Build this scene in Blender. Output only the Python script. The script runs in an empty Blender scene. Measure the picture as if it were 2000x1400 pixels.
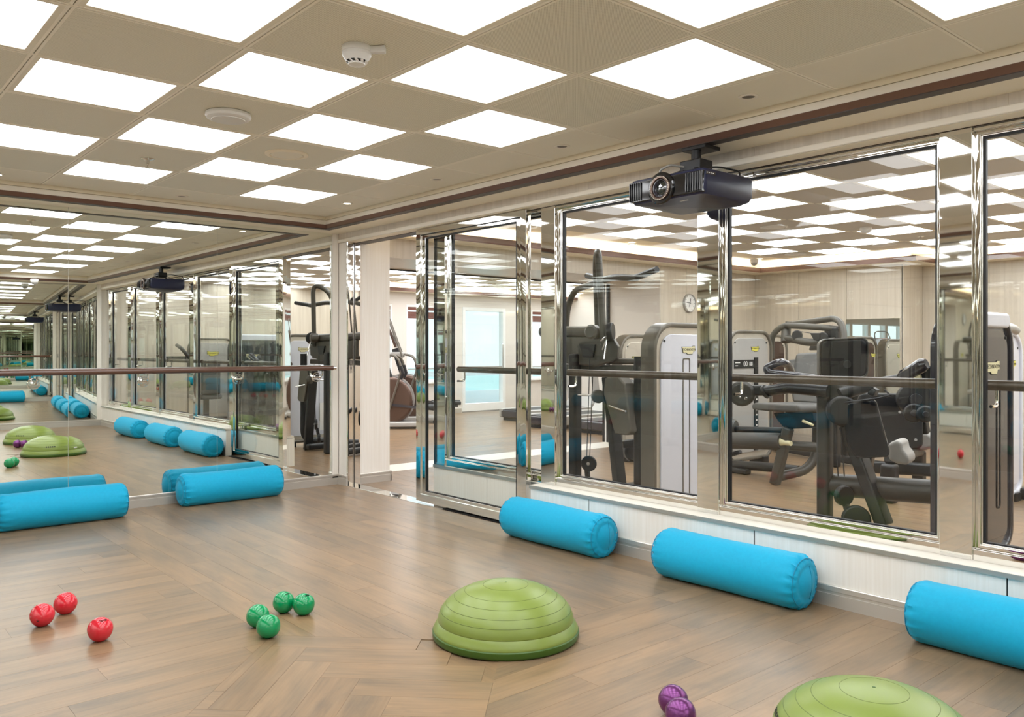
import bpy, bmesh, math, random
from mathutils import Vector, Matrix

random.seed(7)
SC = bpy.context.scene
COL = SC.collection
PI = math.pi

# ------------------------------------------------------------------ camera
cam_d = bpy.data.cameras.new('camera')
cam = bpy.data.objects.new('camera', cam_d)
COL.objects.link(cam)
cam.location = (6.8425, -3.7881, 1.2368)
cam.rotation_euler = (math.radians(90), 0, math.radians(90 - 40.734))
cam_d.sensor_width = 36.0
cam_d.lens = 29.30
cam_d.shift_y = -0.0091
cam_d.clip_start = 0.02
cam_d.clip_end = 400
SC.camera = cam

# ------------------------------------------------------------------ daylight
W = bpy.data.worlds.new('daylight')
SC.world = W
W.use_nodes = True
wn = W.node_tree
bg = wn.nodes['Background']
tc = wn.nodes.new('ShaderNodeTexCoord')
sep = wn.nodes.new('ShaderNodeSeparateXYZ')
rmp = wn.nodes.new('ShaderNodeValToRGB')
rmp.color_ramp.elements[0].position = 0.0
rmp.color_ramp.elements[0].color = (0.74, 0.85, 0.88, 1)
rmp.color_ramp.elements[1].position = 0.45
rmp.color_ramp.elements[1].color = (0.52, 0.72, 0.88, 1)
wn.links.new(tc.outputs['Generated'], sep.inputs[0])
wn.links.new(sep.outputs['Z'], rmp.inputs[0])
wn.links.new(rmp.outputs[0], bg.inputs['Color'])
bg.inputs['Strength'].default_value = 0.80
sun_d = bpy.data.lights.new('sun', 'SUN')
sun_d.energy = 1.6
sun_d.angle = math.radians(6)
sun_d.color = (1.0, 0.97, 0.92)
sun = bpy.data.objects.new('sun', sun_d)
COL.objects.link(sun)
sun.rotation_euler = Vector((-0.30, 0.45, 1.0)).to_track_quat('Z', 'Y').to_euler()
PANEL = 3.6          # radiance of the LED ceiling panels
COVE = 14.0           # radiance of the cove strips
SPOT = 6.0           # radiance of the little downlights

SC.view_settings.view_transform = 'Standard'
SC.view_settings.look = 'None'
SC.view_settings.gamma = 1.0
SC.view_settings.exposure = 1.03
SC.view_settings.use_curve_mapping = False
cy = SC.cycles
cy.max_bounces = 32
cy.diffuse_bounces = 5
cy.glossy_bounces = 28
cy.transmission_bounces = 8
cy.transparent_max_bounces = 32
cy.sample_clamp_indirect = 6.0
cy.use_denoising = True
cy.caustics_reflective = True

# ------------------------------------------------------------------ materials
def lin(c):
    c = c / 255.0
    return c / 12.92 if c <= 0.04045 else ((c + 0.055) / 1.055) ** 2.4

def rgb(r, g, b):
    return (lin(r), lin(g), lin(b), 1.0)

def mat(name, color, rough=0.5, metal=0.0, spec=0.5, coat=0.0):
    m = bpy.data.materials.new(name)
    m.use_nodes = True
    b = m.node_tree.nodes['Principled BSDF']
    b.inputs['Base Color'].default_value = color
    b.inputs['Roughness'].default_value = rough
    b.inputs['Metallic'].default_value = metal
    b.inputs['Specular IOR Level'].default_value = spec
    if coat:
        b.inputs['Coat Weight'].default_value = coat
        b.inputs['Coat Roughness'].default_value = 0.08
    return m

def noisy(m, c1, c2, scale, detail=3.0, bump=0.0, stretch=(1, 1, 1), space='Object', rnd=0.0, lo=0.3, hi=0.7):
    """mix two colours by a stretched noise, optional fine bump and per-object shift"""
    nt = m.node_tree
    b = nt.nodes['Principled BSDF']
    t = nt.nodes.new('ShaderNodeTexCoord')
    mp = nt.nodes.new('ShaderNodeMapping')
    mp.inputs['Scale'].default_value = stretch
    nt.links.new(t.outputs[space], mp.inputs['Vector'])
    n = nt.nodes.new('ShaderNodeTexNoise')
    n.inputs['Scale'].default_value = scale
    n.inputs['Detail'].default_value = detail
    n.inputs['Roughness'].default_value = 0.6
    if rnd:
        oi = nt.nodes.new('ShaderNodeObjectInfo')
        mu = nt.nodes.new('ShaderNodeVectorMath')
        mu.operation = 'SCALE'
        cmb = nt.nodes.new('ShaderNodeCombineXYZ')
        for k in range(3):
            nt.links.new(oi.outputs['Random'], cmb.inputs[k])
        nt.links.new(cmb.outputs[0], mu.inputs[0])
        mu.inputs['Scale'].default_value = rnd
        ad = nt.nodes.new('ShaderNodeVectorMath')
        nt.links.new(mp.outputs[0], ad.inputs[0])
        nt.links.new(mu.outputs[0], ad.inputs[1])
        nt.links.new(ad.outputs[0], n.inputs['Vector'])
    else:
        nt.links.new(mp.outputs[0], n.inputs['Vector'])
    r = nt.nodes.new('ShaderNodeValToRGB')
    r.color_ramp.elements[0].color = c1
    r.color_ramp.elements[1].color = c2
    r.color_ramp.elements[0].position = lo
    r.color_ramp.elements[1].position = hi
    nt.links.new(n.outputs['Fac'], r.inputs[0])
    nt.links.new(r.outputs[0], b.inputs['Base Color'])
    if bump:
        bp = nt.nodes.new('ShaderNodeBump')
        bp.inputs['Strength'].default_value = bump
        bp.inputs['Distance'].default_value = 0.002
        nt.links.new(n.outputs['Fac'], bp.inputs['Height'])
        nt.links.new(bp.outputs[0], b.inputs['Normal'])
    return m, n, r

def emit(name, color, strength):
    m = bpy.data.materials.new(name)
    m.use_nodes = True
    nt = m.node_tree
    nt.nodes.clear()
    e = nt.nodes.new('ShaderNodeEmission')
    e.inputs['Color'].default_value = color
    e.inputs['Strength'].default_value = strength
    o = nt.nodes.new('ShaderNodeOutputMaterial')
    nt.links.new(e.outputs[0], o.inputs[0])
    return m

def glass_mat(name, tint, refl=1.0):
    m = bpy.data.materials.new(name)
    m.use_nodes = True
    nt = m.node_tree
    nt.nodes.clear()
    lw = nt.nodes.new('ShaderNodeLayerWeight')
    lw.inputs['Blend'].default_value = 0.5
    p = nt.nodes.new('ShaderNodeMath')
    p.operation = 'POWER'
    p.inputs[1].default_value = 5.0
    nt.links.new(lw.outputs['Facing'], p.inputs[0])
    q = nt.nodes.new('ShaderNodeMath')
    q.operation = 'MULTIPLY_ADD'
    q.inputs[1].default_value = 0.94 * refl
    q.inputs[2].default_value = 0.034 * refl
    nt.links.new(p.outputs[0], q.inputs[0])
    tr = nt.nodes.new('ShaderNodeBsdfTransparent')
    tr.inputs['Color'].default_value = tint
    gl = nt.nodes.new('ShaderNodeBsdfGlossy')
    gl.inputs['Roughness'].default_value = 0.0
    mx = nt.nodes.new('ShaderNodeMixShader')
    nt.links.new(q.outputs[0], mx.inputs[0])
    nt.links.new(tr.outputs[0], mx.inputs[1])
    nt.links.new(gl.outputs[0], mx.inputs[2])
    o = nt.nodes.new('ShaderNodeOutputMaterial')
    nt.links.new(mx.outputs[0], o.inputs[0])
    return m

MIRROR = mat('mirror silver', (0.88, 0.905, 0.87, 1), 0.0, 1.0)
CHROME = mat('polished steel', (0.80, 0.785, 0.755, 1), 0.025, 1.0)
CHROME2 = mat('satin steel', (0.74, 0.73, 0.71, 1), 0.16, 1.0)
GLASS = glass_mat('clear glass', (0.975, 0.99, 0.985, 1))
GASKET = mat('black rubber gasket', rgb(22, 23, 26), 0.5)
GAP = mat('dark recess', rgb(30, 26, 22), 0.8)
TILEG = mat('grey beige gym ceiling metal', rgb(206, 200, 190), 0.5)
SOFFIT = mat('beige painted metal', rgb(250, 240, 217), 0.42)
CEIL_BACK = mat('ceiling void', rgb(120, 110, 92), 0.8)
MOULD = mat('pale painted moulding', rgb(240, 233, 220), 0.4)
BROWN = mat('dark brown bronze trim', rgb(112, 84, 72), 0.3, 0.2)
WALLW = mat('cream laminate', rgb(224, 216, 204), 0.38)
noisy(WALLW, rgb(238, 232, 222), rgb(246, 242, 235), 5.0, 4.0, 0.0, (14, 14, 0.35))
WALLG = mat('beige wood-grain laminate', rgb(205, 192, 172), 0.3)
noisy(WALLG, rgb(198, 188, 171), rgb(213, 204, 189), 3.0, 5.0, 0.0, (9, 9, 0.30))
FASCIA = mat('greige fascia laminate', rgb(176, 166, 155), 0.4)
noisy(FASCIA, rgb(206, 198, 188), rgb(222, 214, 204), 4.0, 4.0, 0.0, (10, 10, 0.6))
SILL = mat('white solid surface', rgb(232, 226, 214), 0.3)
SILLF = mat('brushed aluminium edge', rgb(178, 180, 176), 0.3, 0.6)
BASEB = mat('brushed aluminium skirting', rgb(206, 201, 193), 0.3, 0.55)
LED = emit('led diffuser', (0.975, 0.985, 1.0, 1), PANEL)
COVEL = emit('warm cove strip', (1.0, 0.955, 0.89, 1), COVE)
SPOTL = emit('downlight lens', (1.0, 0.93, 0.82, 1), SPOT)
WHITEP = mat('white plastic', rgb(232, 231, 228), 0.35)
BLACKP = mat('gloss black plastic', rgb(14, 14, 17), 0.08, 0.0, 0.5, 0.6)
BLACKM = mat('matt black plastic', rgb(30, 30, 33), 0.45)
NAVYP = mat('blue-black satin casing', rgb(34, 38, 64), 0.3)
TAUPE = mat('warm taupe powder coat', rgb(74, 70, 62), 0.38)
GREY_TUBE = mat('taupe grey powder coat', rgb(54, 51, 45), 0.38)
DARK_TUBE = mat('charcoal powder coat', rgb(29, 29, 30), 0.36)
PAD = mat('grey vinyl upholstery', rgb(74, 72, 68), 0.5)
PADL = mat('light grey vinyl upholstery', rgb(172, 169, 164), 0.5)
PADD = mat('black vinyl upholstery', rgb(22, 23, 26), 0.36)
SHROUD = mat('silver grey shroud', rgb(176, 174, 170), 0.3, 0.2)
SHROUDW = mat('pearl white shroud', rgb(214, 216, 226), 0.12, 0.0, 0.5, 0.5)
SHROUDD = mat('smoked grey shroud', rgb(50, 48, 56), 0.1, 0.0, 0.5, 0.5)
RIMG = mat('warm grey rim', rgb(104, 98, 88), 0.32, 0.2)
RIML = mat('pale champagne bezel', rgb(196, 188, 174), 0.3, 0.3)
YELLOW = mat('lime yellow badge', rgb(214, 206, 92), 0.4)
CREAMB = mat('cream badge', rgb(222, 214, 172), 0.4)
INK = mat('black ink', rgb(24, 24, 22), 0.6)
PLATEB = mat('blue-black gloss shroud', rgb(8, 12, 22), 0.2, 0.0, 0.4, 0.15)
STEELW = mat('zinc cable', rgb(60, 60, 62), 0.4, 0.6)
BLIND = mat('brown wooden blind', rgb(112, 62, 46), 0.5)
WFRAME = mat('white window frame', rgb(236, 236, 234), 0.35)
WALLC = mat('cool white wall', rgb(222, 216, 208), 0.5)
DECK = mat('pale deck', rgb(214, 222, 222), 0.6)
SEA = mat('sea water', rgb(150, 192, 184), 0.3)
BRONZED = mat('dark bronze underside', rgb(58, 46, 40), 0.4)
BARRE = mat('dark brown wooden barre', rgb(96, 68, 56), 0.25, 0.0, 0.5, 0.3)
BARRE2 = mat('bronze grey handrail', rgb(84, 73, 62), 0.28, 0.3)
COPPER = mat('bronze console', rgb(96, 76, 66), 0.2, 0.5)

# perforated ceiling metal
TILE = mat('perforated beige ceiling metal', rgb(196, 184, 160), 0.5)
def perforate(m, c1, c2, pitch):
    nt = m.node_tree
    b = nt.nodes['Principled BSDF']
    t = nt.nodes.new('ShaderNodeTexCoord')
    mp = nt.nodes.new('ShaderNodeMapping')
    mp.inputs['Scale'].default_value = (1 / pitch, 1 / pitch, 1)
    mp.inputs['Rotation'].default_value = (0, 0, PI / 4)
    nt.links.new(t.outputs['Object'], mp.inputs[0])
    fr = nt.nodes.new('ShaderNodeVectorMath')
    fr.operation = 'FRACTION'
    nt.links.new(mp.outputs[0], fr.inputs[0])
    sb = nt.nodes.new('ShaderNodeVectorMath')
    sb.operation = 'SUBTRACT'
    sb.inputs[1].default_value = (0.5, 0.5, 0)
    nt.links.new(fr.outputs[0], sb.inputs[0])
    ml = nt.nodes.new('ShaderNodeVectorMath')
    ml.operation = 'MULTIPLY'
    ml.inputs[1].default_value = (1, 1, 0)
    nt.links.new(sb.outputs[0], ml.inputs[0])
    ln = nt.nodes.new('ShaderNodeVectorMath')
    ln.operation = 'LENGTH'
    nt.links.new(ml.outputs[0], ln.inputs[0])
    r = nt.nodes.new('ShaderNodeValToRGB')
    r.color_ramp.elements[0].position = 0.24
    r.color_ramp.elements[0].color = c2
    r.color_ramp.elements[1].position = 0.34
    r.color_ramp.elements[1].color = c1
    nt.links.new(ln.outputs['Value'], r.inputs[0])
    nt.links.new(r.outputs[0], b.inputs['Base Color'])
perforate(TILE, rgb(246, 243, 226), rgb(176, 166, 144), 0.0052)
TILEP = mat('plain beige ceiling metal', rgb(240, 234, 216), 0.5)

# vinyl plank floor
PLANK = mat('wood-look vinyl plank', rgb(150, 124, 96), 0.34)
def plank_nodes(m, coord, attr=None, along=0, rvar=True):
    nt = m.node_tree
    b = nt.nodes['Principled BSDF']
    t = nt.nodes.new('ShaderNodeTexCoord')
    st = [17.0, 17.0, 1.0]
    st[along] = 0.75
    def noise(scale, detail, stretch, off):
        mp = nt.nodes.new('ShaderNodeMapping')
        mp.inputs['Scale'].default_value = stretch
        nt.links.new(t.outputs[coord], mp.inputs[0])
        n = nt.nodes.new('ShaderNodeTexNoise')
        n.inputs['Scale'].default_value = scale
        n.inputs['Detail'].default_value = detail
        n.inputs['Roughness'].default_value = 0.62
        ad = nt.nodes.new('ShaderNodeVectorMath')
        nt.links.new(mp.outputs[0], ad.inputs[0])
        cmb = nt.nodes.new('ShaderNodeCombineXYZ')
        mu = nt.nodes.new('ShaderNodeMath')
        mu.operation = 'MULTIPLY'
        mu.inputs[1].default_value = off
        nt.links.new(rnd, mu.inputs[0])
        nt.links.new(mu.outputs[0], cmb.inputs[0])
        nt.links.new(mu.outputs[0], cmb.inputs[1])
        nt.links.new(cmb.outputs[0], ad.inputs[1])
        nt.links.new(ad.outputs[0], n.inputs['Vector'])
        return n
    if attr:
        a = nt.nodes.new('ShaderNodeAttribute')
        a.attribute_name = attr
        rnd = a.outputs['Fac']
    else:
        oi = nt.nodes.new('ShaderNodeObjectInfo')
        rnd = oi.outputs['Random']
    st2 = [4.2, 4.2, 1.0]
    st2[along] = 0.9
    fine = noise(3.2, 6.0, st, 61.0)
    broad = noise(1.6, 4.0, st2, 37.0)
    r = nt.nodes.new('ShaderNodeValToRGB')
    e = r.color_ramp.elements
    e[0].position, e[0].color = 0.30, rgb(108, 87, 65)
    e[1].position, e[1].color = 0.72, rgb(154, 129, 100)
    k = e.new(0.5)
    k.color = rgb(136, 111, 83)
    nt.links.new(fine.outputs['Fac'], r.inputs[0])
    r2 = nt.nodes.new('ShaderNodeValToRGB')
    e = r2.color_ramp.elements
    e[0].position, e[0].color = 0.34, rgb(106, 93, 76)
    e[1].position, e[1].color = 0.66, rgb(160, 129, 96)
    k = e.new(0.5)
    k.color = rgb(139, 115, 88)
    nt.links.new(broad.outputs['Fac'], r2.inputs[0])
    mx = nt.nodes.new('ShaderNodeMix')
    mx.data_type = 'RGBA'
    mx.inputs['Factor'].default_value = 0.55
    nt.links.new(r.outputs[0], mx.inputs['A'])
    nt.links.new(r2.outputs[0], mx.inputs['B'])
    sm = noise(2.3, 5.0, [3.0 if k != along else 1.3 for k in range(2)] + [1.0], 83.0)
    r3 = nt.nodes.new('ShaderNodeValToRGB')
    e = r3.color_ramp.elements
    e[0].position, e[0].color = 0.57, (0, 0, 0, 1)
    e[1].position, e[1].color = 0.74, (1, 1, 1, 1)
    nt.links.new(sm.outputs['Fac'], r3.inputs[0])
    mz = nt.nodes.new('ShaderNodeMath')
    mz.operation = 'MULTIPLY'
    mz.inputs[1].default_value = 0.55
    nt.links.new(r3.outputs[0], mz.inputs[0])
    mx2 = nt.nodes.new('ShaderNodeMix')
    mx2.data_type = 'RGBA'
    mx2.inputs['B'].default_value = rgb(92, 82, 70)
    nt.links.new(mz.outputs[0], mx2.inputs['Factor'])
    nt.links.new(mx.outputs['Result'], mx2.inputs['A'])
    mx = mx2
    hs = nt.nodes.new('ShaderNodeHueSaturation')
    mr = nt.nodes.new('ShaderNodeMapRange')
    mr.inputs['To Min'].default_value = 0.93
    mr.inputs['To Max'].default_value = 1.07
    nt.links.new(rnd, mr.inputs['Value'])
    nt.links.new(mr.outputs[0], hs.inputs['Value'])
    nt.links.new(mx.outputs['Result'], hs.inputs['Color'])
    nt.links.new(hs.outputs[0], b.inputs['Base Color'])
    rr = nt.nodes.new('ShaderNodeMapRange')
    rr.inputs['To Min'].default_value = 0.24
    rr.inputs['To Max'].default_value = 0.36
    b.inputs['Specular IOR Level'].default_value = 0.42
    nt.links.new(fine.outputs['Fac'], rr.inputs['Value'])
    nt.links.new(rr.outputs[0], b.inputs['Roughness'])
    bp = nt.nodes.new('ShaderNodeBump')
    bp.inputs['Strength'].default_value = 0.03
    bp.inputs['Distance'].default_value = 0.002
    nt.links.new(fine.outputs['Fac'], bp.inputs['Height'])
    nt.links.new(bp.outputs[0], b.inputs['Normal'])
plank_nodes(PLANK, 'Object')
PLANK_X = mat('wood-look vinyl boards along the glass wall', rgb(150, 124, 96), 0.34)
plank_nodes(PLANK_X, 'Object', 'tone', 0)
PLANK_Y = mat('wood-look vinyl boards across', rgb(150, 124, 96), 0.34)
plank_nodes(PLANK_Y, 'Object', 'tone', 1)
SUBFLOOR = mat('dark joint bedding', rgb(104, 86, 68), 0.7)

FABRIC = mat('turquoise stretch cover', rgb(20, 164, 204), 0.66, 0.0, 0.35)
noisy(FABRIC, rgb(0, 166, 210), rgb(4, 173, 216), 60.0, 2.0, 0.02)
FABRIC.node_tree.nodes['Principled BSDF'].inputs['Sheen Weight'].default_value = 0.12
FABRIC.node_tree.nodes['Principled BSDF'].inputs['Sheen Tint'].default_value = (0.7, 0.95, 1.0, 1)
PIPING = mat('turquoise seam cord', rgb(4, 142, 182), 0.6)
LIME = mat('lime green rubber', rgb(126, 144, 64), 0.32)
LIMED = mat('dark green rubber base', rgb(64, 98, 28), 0.42)
LIMEG = mat('green groove', rgb(96, 112, 44), 0.5)
REDB = mat('red vinyl', rgb(216, 40, 56), 0.14, 0.0, 0.6)
GREENB = mat('green vinyl', rgb(4, 148, 88), 0.14, 0.0, 0.6)
PURPB = mat('metallic purple vinyl', rgb(116, 58, 116), 0.24, 0.55)

# ------------------------------------------------------------------ mesh tools
def _perp(d):
    d = Vector(d).normalized()
    a = Vector((0, 0, 1)) if abs(d.z) < 0.9 else Vector((1, 0, 0))
    x = d.cross(a).normalized()
    return x, d.cross(x).normalized()

class MB:
    def __init__(s):
        s.v, s.f = [], []
    def add(s, v, f):
        n = len(s.v)
        s.v += [tuple(p) for p in v]
        s.f += [tuple(i + n for i in q) for q in f]
        return s
    def box(s, a, b):
        x0, y0, z0 = a
        x1, y1, z1 = b
        return s.add([(x0, y0, z0), (x1, y0, z0), (x1, y1, z0), (x0, y1, z0), (x0, y0, z1), (x1, y0, z1), (x1, y1, z1), (x0, y1, z1)],
                     [(3, 2, 1, 0), (4, 5, 6, 7), (0, 1, 5, 4), (1, 2, 6, 5), (2, 3, 7, 6), (3, 0, 4, 7)])
    def bar(s, p, q, w, h, up=(0, 0, 1)):
        """box beam from p to q, w across, h along up"""
        p, q = Vector(p), Vector(q)
        d = (q - p).normalized()
        side = d.cross(Vector(up)).normalized()
        u = side.cross(d).normalized()
        c = []
        for o in (p, q):
            for i, j in ((-1, -1), (1, -1), (1, 1), (-1, 1)):
                c.append(o + side * (i * w / 2) + u * (j * h / 2))
        return s.add(c, [(0, 1, 2, 3)[::-1], (4, 5, 6, 7), (0, 1, 5, 4), (1, 2, 6, 5), (2, 3, 7, 6), (3, 0, 4, 7)])
    def tube(s, pts, r, n=12, cap=True, flat=1.0):
        pts = [Vector(p) for p in pts]
        rs = r if isinstance(r, (list, tuple)) else [r] * len(pts)
        x = None
        base = len(s.v)
        for i, p in enumerate(pts):
            if i == 0:
                d = pts[1] - p
            elif i == len(pts) - 1:
                d = p - pts[i - 1]
            else:
                d = (pts[i + 1] - p).normalized() + (p - pts[i - 1]).normalized()
            d = d.normalized()
            if x is None:
                x, y = _perp(d)
            else:
                x = (x - d * x.dot(d)).normalized()
                y = d.cross(x)
            for k in range(n):
                a = 2 * PI * k / n
                s.v.append(tuple(p + x * (rs[i] * math.cos(a)) + y * (rs[i] * flat * math.sin(a))))
        for i in range(len(pts) - 1):
            for k in range(n):
                a, b = base + i * n + k, base + i * n + (k + 1) % n
                s.f.append((a, b, b + n, a + n))
        if cap:
            s.f.append(tuple(base + k for k in range(n))[::-1])
            e = base + (len(pts) - 1) * n
            s.f.append(tuple(e + k for k in range(n)))
        return s
    def cyl(s, p, q, r, n=20):
        return s.tube([p, q], r, n)
    def drum(s, c, axis, r, t, n=28, bev=0.15):
        """thick rounded disc centred on c"""
        c, a = Vector(c), Vector(axis).normalized()
        e = bev * t
        return s.tube([c - a * t / 2, c - a * (t / 2 - e), c + a * (t / 2 - e), c + a * t / 2], [r - e, r, r, r - e], n)
    def lathe(s, prof, c=(0, 0, 0), n=48, axis='z'):
        base = len(s.v)
        cx, cy, cz = c
        for r, z in prof:
            for k in range(n):
                a = 2 * PI * k / n
                if axis == 'z':
                    s.v.append((cx + r * math.cos(a), cy + r * math.sin(a), cz + z))
                elif axis == 'x':
                    s.v.append((cx + z, cy + r * math.cos(a), cz + r * math.sin(a)))
                else:
                    s.v.append((cx + r * math.sin(a), cy + z, cz + r * math.cos(a)))
        for i in range(len(prof) - 1):
            for k in range(n):
                a, b = base + i * n + k, base + i * n + (k + 1) % n
                s.f.append((a, b, b + n, a + n))
        return s
    def prism(s, poly, t):
        """closed planar polygon of 3-D points, thickened by vector t"""
        n = len(poly)
        t = Vector(t)
        base = len(s.v)
        for p in poly:
            s.v.append(tuple(p))
        for p in poly:
            s.v.append(tuple(Vector(p) + t))
        s.f.append(tuple(base + i for i in range(n))[::-1])
        s.f.append(tuple(base + n + i for i in range(n)))
        for i in range(n):
            j = (i + 1) % n
            s.f.append((base + i, base + j, base + n + j, base + n + i))
        return s
    def ring(s, outer, inner, t):
        """planar frame between two loops of equal length, thickened"""
        n = len(outer)
        t = Vector(t)
        base = len(s.v)
        for L in (outer, inner):
            for p in L:
                s.v.append(tuple(p))
            for p in L:
                s.v.append(tuple(Vector(p) + t))
        o, ot, i_, it = base, base + n, base + 2 * n, base + 3 * n
        for k in range(n):
            j = (k + 1) % n
            s.f += [(o + k, o + j, i_ + j, i_ + k), (ot + j, ot + k, it + k, it + j), (o + j, o + k, ot + k, ot + j), (i_ + k, i_ + j, it + j, it + k)]
        return s
    def mesh(s, name, mt, bevel=0.0, seg=2, ang=32):
        me = bpy.data.meshes.new(name)
        me.from_pydata(s.v, [], s.f)
        bm = bmesh.new()
        bm.from_mesh(me)
        bmesh.ops.recalc_face_normals(bm, faces=bm.faces)
        if bevel:
            ed = [e for e in bm.edges if len(e.link_faces) == 2 and e.calc_face_angle(0) > math.radians(30)]
            bmesh.ops.bevel(bm, geom=ed, offset=bevel, segments=seg, affect='EDGES', profile=0.5, clamp_overlap=True)
        bm.to_mesh(me)
        bm.free()
        for p in me.polygons:
            p.use_smooth = True
        if bevel:
            fn = [p.normal.copy() for p in me.polygons]
            fa = [p.area for p in me.polygons]
            vf = [[] for _ in me.vertices]
            for p in me.polygons:
                for i in p.vertices:
                    vf[i].append(p.index)
            out = []
            for p in me.polygons:
                n0 = fn[p.index]
                for i in p.vertices:
                    a = Vector((0, 0, 0))
                    for q in vf[i]:
                        if fn[q].dot(n0) > 0.62:
                            a += fn[q] * fa[q]
                    out.append(tuple(a.normalized()) if a.length > 0 else tuple(n0))
            me.normals_split_custom_set(out)
        else:
            me.set_sharp_from_angle(angle=math.radians(ang))
        for m in (mt if isinstance(mt, (list, tuple)) else [mt]):
            me.materials.append(m)
        return me
    def obj(s, name, mt, parent=None, bevel=0.0, seg=2, ang=32, local=False):
        me = s.mesh(name, mt, bevel, seg, ang)
        o = bpy.data.objects.new(name, me)
        COL.objects.link(o)
        if parent is not None:
            hang(o, parent, local)
        return o

ROOTLOC = {}
def world_of(p):
    m = Matrix.Identity(4)
    while p is not None:
        m = p.matrix_parent_inverse @ p.matrix_basis @ m if p.parent else p.matrix_basis @ m
        p = p.parent
    return m

def hang(o, parent, local=False):
    o.parent = parent
    if not local:
        o.matrix_parent_inverse = world_of(parent).inverted()

def tag(o, label, cat, group=None, kind=None):
    o['label'] = label
    o['category'] = cat
    if group:
        o['group'] = group
    if kind:
        o['kind'] = kind
    return o

def thing(name, label, cat, loc=(0, 0, 0), group=None, rz=0.0):
    o = bpy.data.objects.new(name, None)
    COL.objects.link(o)
    o.location = loc
    o.rotation_euler = (0, 0, rz)
    o.empty_display_size = 0.1
    return tag(o, label, cat, group)

def struct(o):
    o['kind'] = 'structure'
    return o

def stuff(o):
    o['kind'] = 'stuff'
    return o

def copy_thing(root, loc, label, rz=None, group=None):
    r = root.copy()
    COL.objects.link(r)
    r.location = loc
    if rz is not None:
        r.rotation_euler = (0, 0, rz)
    r['label'] = label
    if group:
        r['group'] = group
    for ch in list(root.children):
        c = ch.copy()
        COL.objects.link(c)
        c.parent = r
        for g in list(ch.children):
            d = g.copy()
            COL.objects.link(d)
            d.parent = c
    return r

def fillet(pts, rad, seg=6):
    """round the corners of a polyline"""
    pts = [Vector(p) for p in pts]
    out = [pts[0]]
    for i in range(1, len(pts) - 1):
        a, b, c = pts[i - 1], pts[i], pts[i + 1]
        u, v = (a - b), (c - b)
        r = min(rad, u.length * 0.48, v.length * 0.48)
        p, q = b + u.normalized() * r, b + v.normalized() * r
        for k in range(seg + 1):
            t = k / seg
            out.append(p * (1 - t) ** 2 + b * (2 * t * (1 - t)) + q * t * t)
    out.append(pts[-1])
    return out

def rrect(u0, u1, v0, v1, r, n=6, rb=None):
    """rounded rectangle as 2-D points, rb = radius of the lower corners"""
    rb = r if rb is None else rb
    pts = []
    for cu, cv, rr, a0 in ((u1 - r, v1 - r, r, 0), (u0 + r, v1 - r, r, 90), (u0 + rb, v0 + rb, rb, 180), (u1 - rb, v0 + rb, rb, 270)):
        for k in range(n + 1):
            a = math.radians(a0 + 90 * k / n)
            pts.append((cu + rr * math.cos(a), cv + rr * math.sin(a)))
    return pts

def text_mesh(txt, size, mt, name):
    c = bpy.data.curves.new(name, 'FONT')
    c.body = txt
    c.size = size
    c.align_x = 'CENTER'
    c.align_y = 'CENTER'
    c.extrude = 0.0008
    c.resolution_u = 3
    o = bpy.data.objects.new(name, c)
    COL.objects.link(o)
    dg = bpy.context.evaluated_depsgraph_get()
    me = bpy.data.meshes.new_from_object(o.evaluated_get(dg))
    bpy.data.objects.remove(o)
    me.name = name
    me.materials.clear()
    me.materials.append(mt)
    return me

def put_text(txt, size, mt, name, origin, right, up, parent):
    me = text_mesh(txt, size, mt, name)
    r, u = Vector(right).normalized(), Vector(up).normalized()
    n = r.cross(u)
    M = Matrix.Translation(Vector(origin)) @ Matrix((r, u, n)).transposed().to_4x4()
    me.transform(M)
    o = bpy.data.objects.new(name, me)
    COL.objects.link(o)
    if parent is not None:
        hang(o, parent)
    return o

# ================================================================== STRUCTURE
CZ = 2.387            # studio ceiling
SZ = 2.290            # soffit round the rooms
GZ = 2.420            # gym ceiling
RX = 7.80             # far mirror wall where it meets the glass wall
RY = -4.43            # mirror wall behind the camera

# ---- floor
floor = MB().box((-6.5, -12.6, -0.14), (8.7, 9.2, -0.004)).obj('floor', SUBFLOOR)
struct(floor)

def clip(poly, a, b, c):
    """keep a*x + b*y <= c"""
    out = []
    for i in range(len(poly)):
        p, q = poly[i], poly[(i + 1) % len(poly)]
        dp, dq = a * p[0] + b * p[1] - c, a * q[0] + b * q[1] - c
        if dp <= 0:
            out.append(p)
        if dp * dq < 0:
            t = dp / (dp - dq)
            out.append((p[0] + (q[0] - p[0]) * t, p[1] + (q[1] - p[1]) * t))
    return out

R2 = math.sqrt(0.5)
ROOM = [(-1, 0, -0.012), (1, 0, 8.2), (0, 1, -0.001), (0, -1, 4.43)]
ZB = ROOM + [(0, -1, 2.24), (1, 0, 4.13), (R2, -R2, 4.0)]
ZA = ROOM + [(0, 1, -2.24), (R2, R2, 0.856)]
ZC = ROOM + [(-1, 0, -4.13), (-R2, -R2, -1.86)]
ZH = ROOM + [(-R2, R2, -4.0), (R2, R2, 1.86), (-R2, -R2, -0.856)]

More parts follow.
